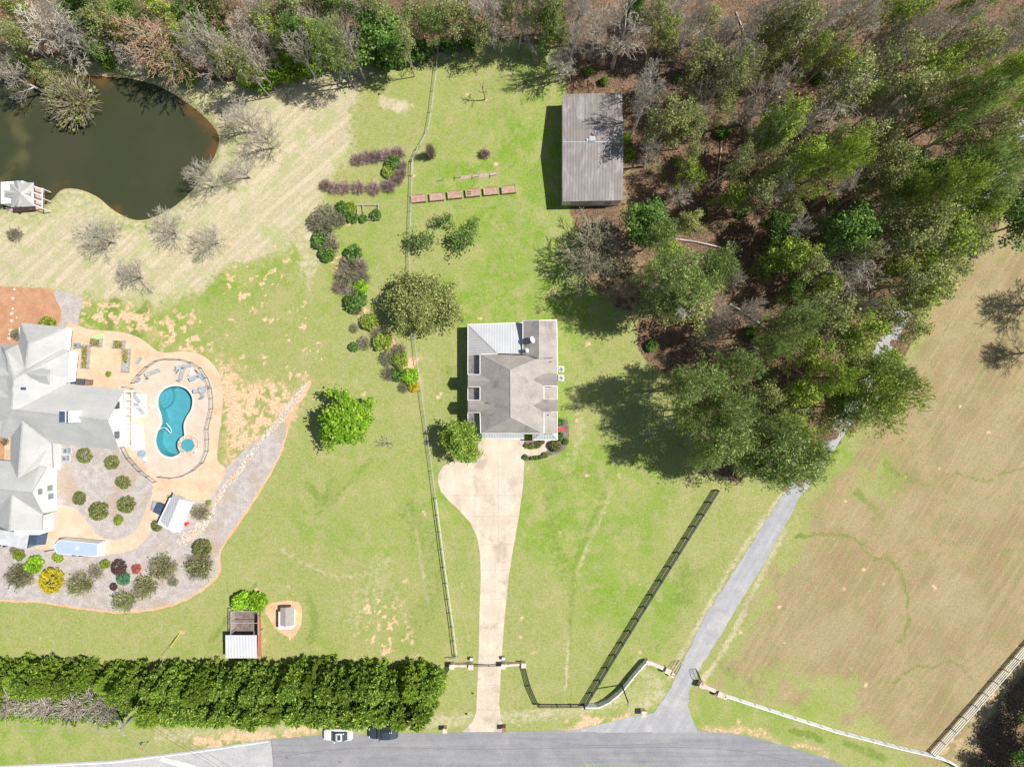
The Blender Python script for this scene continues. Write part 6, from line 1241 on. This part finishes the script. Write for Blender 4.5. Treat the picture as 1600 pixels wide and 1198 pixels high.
# ---- woods: hand-placed crowns, then infill; labels by zone, kind and order from the left
TR = [('pine', 1110, 608, 52, 15), ('pine', 1165, 575, 36, 15), ('pine', 1132, 680, 46, 15), ('pine', 1088, 655, 34, 13), ('pine', 1228, 708, 60, 16), ('greenpine', 1262, 700, 36, 14), ('greenpine', 1374, 618, 66, 15), ('pine', 1342, 640, 38, 14), ('greenpine', 1292, 582, 44, 14), ('olive', 1298, 650, 32, 11), ('fresh', 1255, 610, 32, 13), ('pine', 1245, 510, 36, 14), ('olive', 1300, 492, 44, 14), ('fresh', 1345, 520, 38, 13), ('fresh', 1265, 545, 30, 12), ('olive', 1335, 560, 32, 12), ('olive', 1200, 620, 30, 12), ('pine', 1180, 720, 40, 13),
      ('pine', 1045, 420, 46, 18), ('pine', 1082, 462, 48, 17), ('olive', 1030, 470, 34, 14), ('bare', 1065, 445, 52, 16), ('olive', 1090, 470, 50, 15), ('pine', 1112, 420, 40, 15), ('bare', 1040, 470, 46, 12), ('deep', 1008, 345, 38, 13), ('pine', 1028, 365, 32, 13), ('olive', 1078, 345, 24, 9), ('fresh', 1045, 395, 30, 11), ('bare', 1145, 430, 22, 11), ('bare', 1130, 492, 28, 11), ('bare', 1110, 520, 24, 9),
      ('fresh', 1230, 188, 34, 14), ('pine', 1210, 200, 26, 12), ('greenpine', 1305, 255, 40, 15), ('fresh', 1255, 250, 34, 13), ('olive', 1210, 235, 28, 11), ('deep', 1332, 358, 40, 14), ('olive', 1385, 330, 36, 12), ('olive', 1440, 335, 50, 14), ('fresh', 1480, 375, 38, 13), ('olive', 1425, 385, 42, 13), ('greenpine', 1490, 285, 52, 16), ('deep', 1455, 275, 36, 13), ('pine', 1520, 260, 38, 15), ('greenpine', 1555, 130, 44, 17), ('pine', 1525, 150, 34, 16), ('fresh', 1530, 330, 30, 12), ('olive', 1540, 215, 36, 13), ('olive', 1460, 430, 40, 12), ('olive', 1410, 440, 32, 12), ('fresh', 1400, 420, 22, 10), ('olive', 1430, 480, 30, 11), ('olive', 1375, 475, 26, 11),
      ('olive', 1100, 105, 38, 13), ('fresh', 1045, 50, 22, 11), ('olive', 1030, 45, 26, 12), ('olive', 1145, 115, 34, 13), ('olive', 1085, 195, 28, 12), ('fresh', 1078, 275, 24, 10), ('olive', 1060, 195, 26, 11), ('olive', 1335, 130, 40, 13), ('olive', 1400, 100, 36, 13), ('olive', 1430, 155, 40, 13), ('fresh', 1435, 15, 26, 12), ('olive', 1530, 80, 34, 12), ('olive', 1250, 50, 34, 13), ('fresh', 1275, 80, 22, 11), ('fresh', 1480, 120, 14, 9),
      ('bare', 1300, 160, 46, 12), ('bare', 1215, 138, 38, 12), ('bare', 1330, 418, 46, 11), ('bare', 975, 50, 44, 13), ('bare', 1055, 22, 38, 13), ('bare', 1115, 55, 34, 12), ('bare', 1150, 40, 36, 12), ('bare', 1205, 15, 36, 13), ('bare', 1290, 18, 34, 12), ('bare', 1500, 40, 36, 12), ('bare', 1560, 75, 32, 12), ('bare', 1360, 25, 36, 12), ('bare', 1020, 135, 34, 11), ('bare', 1100, 150, 32, 11), ('bare', 935, 35, 38, 13), ('bare', 1022, 235, 24, 9), ('bare', 1155, 90, 34, 12), ('bare', 1390, 190, 34, 11), ('bare', 1560, 45, 34, 12), ('bare', 880, 95, 26, 9), ('bare', 1420, 60, 34, 12), ('fresh', 1440, 470, 30, 11), ('olive', 1480, 425, 34, 11), ('olive', 1412, 515, 30, 11), ('fresh', 1385, 560, 28, 11), ('pine', 1400, 590, 30, 13), ('olive', 1515, 375, 34, 12), ('pine', 1545, 300, 34, 13), ('greenpine', 1530, 250, 30, 14), ('olive', 1572, 205, 32, 13), ('fresh', 1590, 165, 30, 13), ('olive', 1600, 250, 32, 12), ('pine', 1365, 570, 32, 13), ('deep', 1320, 610, 28, 12), ('pine', 1258, 726, 34, 12), ('fresh', 1228, 738, 26, 10), ('pine', 1195, 670, 40, 15), ('fresh', 1240, 660, 26, 12), ('olive', 1046, 182, 34, 15), ('bare', 1010, 160, 30, 14), ('pine', 1075, 608, 34, 17), ('pine', 1150, 640, 36, 16), ('pine', 1100, 710, 26, 14),
      ('olive', 1180, 300, 28, 11), ('deep', 1225, 370, 26, 9), ('deep', 1215, 345, 20, 8), ('deep', 1205, 415, 22, 7), ('bare', 1060, 300, 24, 9), ('olive', 1570, 250, 30, 12), ('deep', 1585, 310, 30, 11), ('olive', 1385, 250, 36, 12), ('olive', 1345, 210, 34, 12), ('deep', 1240, 450, 20, 8),
      ('bare', 60, 45, 62, 13), ('bare', 12, 108, 30, 11), ('bare', 110, 65, 40, 12), ('deep', 120, 12, 36, 11), ('olive', 150, 25, 34, 11), ('fresh', 180, 22, 24, 10), ('budding', 232, 52, 62, 14), ('budding', 20, 20, 34, 11), ('bare', 322, 82, 38, 11), ('olive', 350, 78, 32, 10), ('bare', 385, 30, 44, 13), ('deep', 300, 15, 36, 11), ('budding', 370, 8, 30, 12), ('bare', 400, 85, 26, 10), ('olive', 440, 32, 42, 12), ('bare', 510, 28, 44, 12), ('bare', 480, 15, 36, 12), ('deep', 592, 50, 44, 12), ('olive', 640, 25, 34, 12), ('pine', 668, 30, 34, 12), ('olive', 705, 30, 34, 12), ('bare', 560, 8, 28, 11), ('olive', 740, 45, 28, 11), ('bare', 770, 30, 32, 12), ('fresh', 790, 12, 24, 11), ('bare', 812, 35, 30, 11), ('deep', 862, 30, 28, 11), ('fresh', 875, 50, 20, 9), ('bare', 905, 15, 32, 12), ('olive', 265, 90, 26, 8), ('olive', 60, 115, 22, 5), ('bare', 190, 85, 28, 9), ('deep', 150, 78, 20, 7), ('bare', 840, 10, 28, 11)]
TR = [(k, x, y, r, h*(1.3 if k != 'deep' else 1.1)*(1 if y < 560 else .8)) if x > 1140 and y < 700 else (k, x, y, r, h) for k, x, y, r, h in TR]
TR = [(k, x, y, r*(.95 if k in ('pine', 'greenpine') else .97), h*(1.32 if k in ('pine', 'greenpine') else 1.18) if x > 880 else h) for k, x, y, r, h in TR]
pool_k = [('olive', .36), ('bare', .36), ('fresh', .14), ('pine', .08), ('deep', .06)]
ww = w2([(960, -20), (1640, -20), (1640, 300), (1500, 400), (1440, 500), (1360, 640), (1290, 660), (1230, 560), (1180, 540), (1120, 330), (1000, 300), (985, 130)])
wt = w2([(-20, -20), (980, -20), (930, 60), (800, 55), (560, 70), (400, 100), (200, 95), (-20, 90)])
gap = [(1190, 360, 40), (1200, 330, 24), (1165, 440, 34), (1400, 250, 18), (1170, 230, 20), (1110, 235, 12), (1560, 380, 60), (1090, 380, 10)]
rr_ = random.Random(5); tries = 0; added = 0
def infill(x0, x1, y0, y1, poly, n, sep):
    global added
    k = 0; tries = 0
    while tries < 3000 and k < n:
        tries += 1; x, y = rr_.uniform(x0, x1), rr_.uniform(y0, y1); q = XY(x, y)
        if sdf(np.array([q[0]]), np.array([q[1]]), poly)[0] > -.5: continue
        if any((x-a)**2+(y-b)**2 < c*c for a, b, c in gap) or any((x-t[1])**2+(y-t[2])**2 < (t[3]*.42+sep)**2 for t in TR): continue
        u = rr_.random(); acc = 0
        for kd, pz in pool_k:
            acc += pz
            if u < acc: break
        TR.append((kd, x, y, rr_.uniform(18, 30), rr_.uniform(10, 19))); k += 1
infill(960, 1640, -10, 640, ww, 80, 9)
infill(-10, 980, -15, 100, wt, 42, 8)
def zone(x, y):
    if y < 150 and x < 300: return 'in the woods above the pond'
    if y < 150 and x < 560: return 'in the top woods above the dry grass'
    if y < 130 and x < 890: return 'in the top woods left of the barn'
    if y < 145 and x < 1200: return 'along the top edge right of the barn'
    if y < 230 and x >= 1400: return 'in the top right corner woods'
    if y < 230 and x >= 1190: return 'in the upper middle right woods'
    if x < 1190 and y < 325: return 'in the woods directly right of the barn'
    if y < 400 and x >= 1400: return 'in the upper woods bordering the brown field'
    if y < 470 and x >= 1190: return 'in the shady heart of the woods'
    if y >= 470 and x >= 1230: return 'in the lower woods over the lane'
    if y < 550: return 'in the woods right of the middle house'
    return 'in the dark grove shading the lawn'
KN = {'pine': ('pine_tree', 'dark green pine'), 'greenpine': ('pine_tree', 'bright olive pine'), 'olive': ('sparse_tree', 'sparse olive tree'), 'fresh': ('spring_tree', 'fresh green tree'), 'bare': ('bare_tree', 'bare grey tree'), 'deep': ('leafy_tree', 'deep green leafy tree'), 'budding': ('budding_tree', 'orange budding tree')}
TR.sort(key=lambda t: t[1]); grp = {}
for t in TR: grp.setdefault((zone(t[1], t[2]), t[0]), []).append(t)
for (zn, kd), L_ in grp.items():
    for i, (k_, x, y, r, h) in enumerate(L_):
        nm, d_ = KN[kd]; lab = (f'{ORD[i]} {d_} from the left {zn}' if len(L_) > 1 else f'only {d_} {zn}')
        place(kd, nm, x, y, r, h, lab, group='trees '+zn)
# trees beyond the right edge whose shade falls on the field, and the dark evergreens at the lower corner
for x, y, r, h, kd, lab in ((1690, 465, 44, 13, 'roundbare', 'bare tree beyond the right edge shading the field, upper one'), (1672, 545, 30, 11, 'roundbare', 'bare tree beyond the right edge shading the field, lower one'), (1625, 340, 36, 13, 'deep', 'deep green tree at the right edge above the field')):
    place(kd, 'bare_tree' if kd == 'roundbare' else 'leafy_tree', x, y, r, h, lab)
for i, (x, y, r, h) in enumerate(((1583, 1108, 34, 11), (1562, 1140, 30, 10), (1610, 1075, 32, 11), (1540, 1178, 28, 10), (1640, 1040, 32, 11), (1600, 1160, 34, 11), (1575, 1205, 32, 10))):
    place('deep', 'leafy_tree', x+68, y+42, r, h*.85, ['dark leafy tree at the lower right corner, second from the top'][0] if i == 0 else f'dark leafy tree of the lower right corner group, number {["", "nearest the fence", "uppermost in view", "lowest beside the fence", "mostly past the edge", "middle of the right edge", "cut by the bottom edge"][i]}'.replace('number ', ''), group='dark trees at the lower right corner')
# vine thickets and understorey bushes at the woodland edge
U = [(405, 118, 22), (425, 108, 22), (446, 100, 24), (468, 97, 22), (490, 88, 22), (512, 80, 24), (534, 72, 26), (548, 62, 20), (470, 78, 20), (500, 62, 22), (385, 122, 16), (290, 116, 14), (570, 82, 18), (600, 88, 18), (630, 82, 18), (660, 76, 16), (590, 70, 22), (625, 62, 20), (700, 66, 14), (735, 64, 14), (160, 92, 12), (230, 108, 9), (22, 92, 16)]
U.sort(); 
for i, (x, y, r) in enumerate(U): place('bushvine' if x < 565 else 'bushgreen', 'thicket_bush', x, y, r, 2.0+r/14, f'{ORD[i]} from the left of the {"green bushes" } along the lower edge of the top woods', 'bush', 'bushes along the lower edge of the top woods')
U = [(980, 215, 9, 'v'), (985, 240, 10, 'v'), (1060, 250, 8, 'v'), (1186, 292, 10, 'v'), (920, 110, 8, 'v'), (945, 125, 7, 'v'), (1130, 205, 12, 'd'), (1225, 340, 12, 'd'), (1238, 392, 12, 'd'), (1160, 330, 9, 'd'), (1100, 330, 8, 'd'), (1440, 240, 12, 'd'), (1020, 540, 10, 'd'), (1175, 520, 12, 'd'), (1360, 395, 10, 'd'), (1290, 395, 12, 'd'), (1140, 160, 10, 'd'), (1060, 120, 8, 'd'), (1500, 190, 12, 'd'), (1280, 120, 10, 'd')]
U.sort()
for i, (x, y, r, m_) in enumerate(U): place('bushvine' if m_ == 'v' else 'bushgreen', 'understorey_bush', x, y, r, 1.5, f'{ORD[i]} from the left of the low bushes on the leaf litter in the right woods', 'bush', 'low bushes on the leaf litter')
# fallen trunks
LG = [(1045, 372, 1128, 388, .16), (1140, 475, 1205, 520, .18), (1018, 372, 1062, 392, .12), (1165, 530, 1250, 500, .13), (1120, 92, 1190, 98, .14), (1075, 62, 1105, 45, .12), (1150, 20, 1170, 82, .12), (1105, 292, 1150, 262, .16), (1170, 385, 1182, 352, .08), (1340, 300, 1378, 262, .12), (1085, 248, 1095, 215, .10), (1120, 285, 1128, 210, .11), (1200, 470, 1160, 490, .1), (1215, 260, 1262, 252, .11), (1480, 215, 1510, 200, .1)]
LG.sort()
for i, (a, b_, c, d_, r) in enumerate(LG):
    p0 = Vector((*XY(a, b_), r)); p1 = Vector((*XY(c, d_), r+.3)); b = MB(); m_ = (p0+p1)/2+Vector((.1, .15, .05)); b.tube(p0, m_, r, r*.8, 8, True); b.tube(m_, p1, r*.8, r*.45, 8, True)
    for k in range(4): q = p0+(p1-p0)*(.4+.14*k); b.tube(q, q+Vector((random.uniform(-.9, .9), random.uniform(-.9, .9), .5)), r*.25, r*.08, 4)
    solo('fallen_log', b, M['barkgrey'] if i % 3 else surf('fresh_log%d' % i, (.50, .36, .24), (.6, .45, .32), 3, .8), f'{ORD[i]} fallen trunk from the left lying on the leaf litter', 'log', 'fallen trunks in the woods')
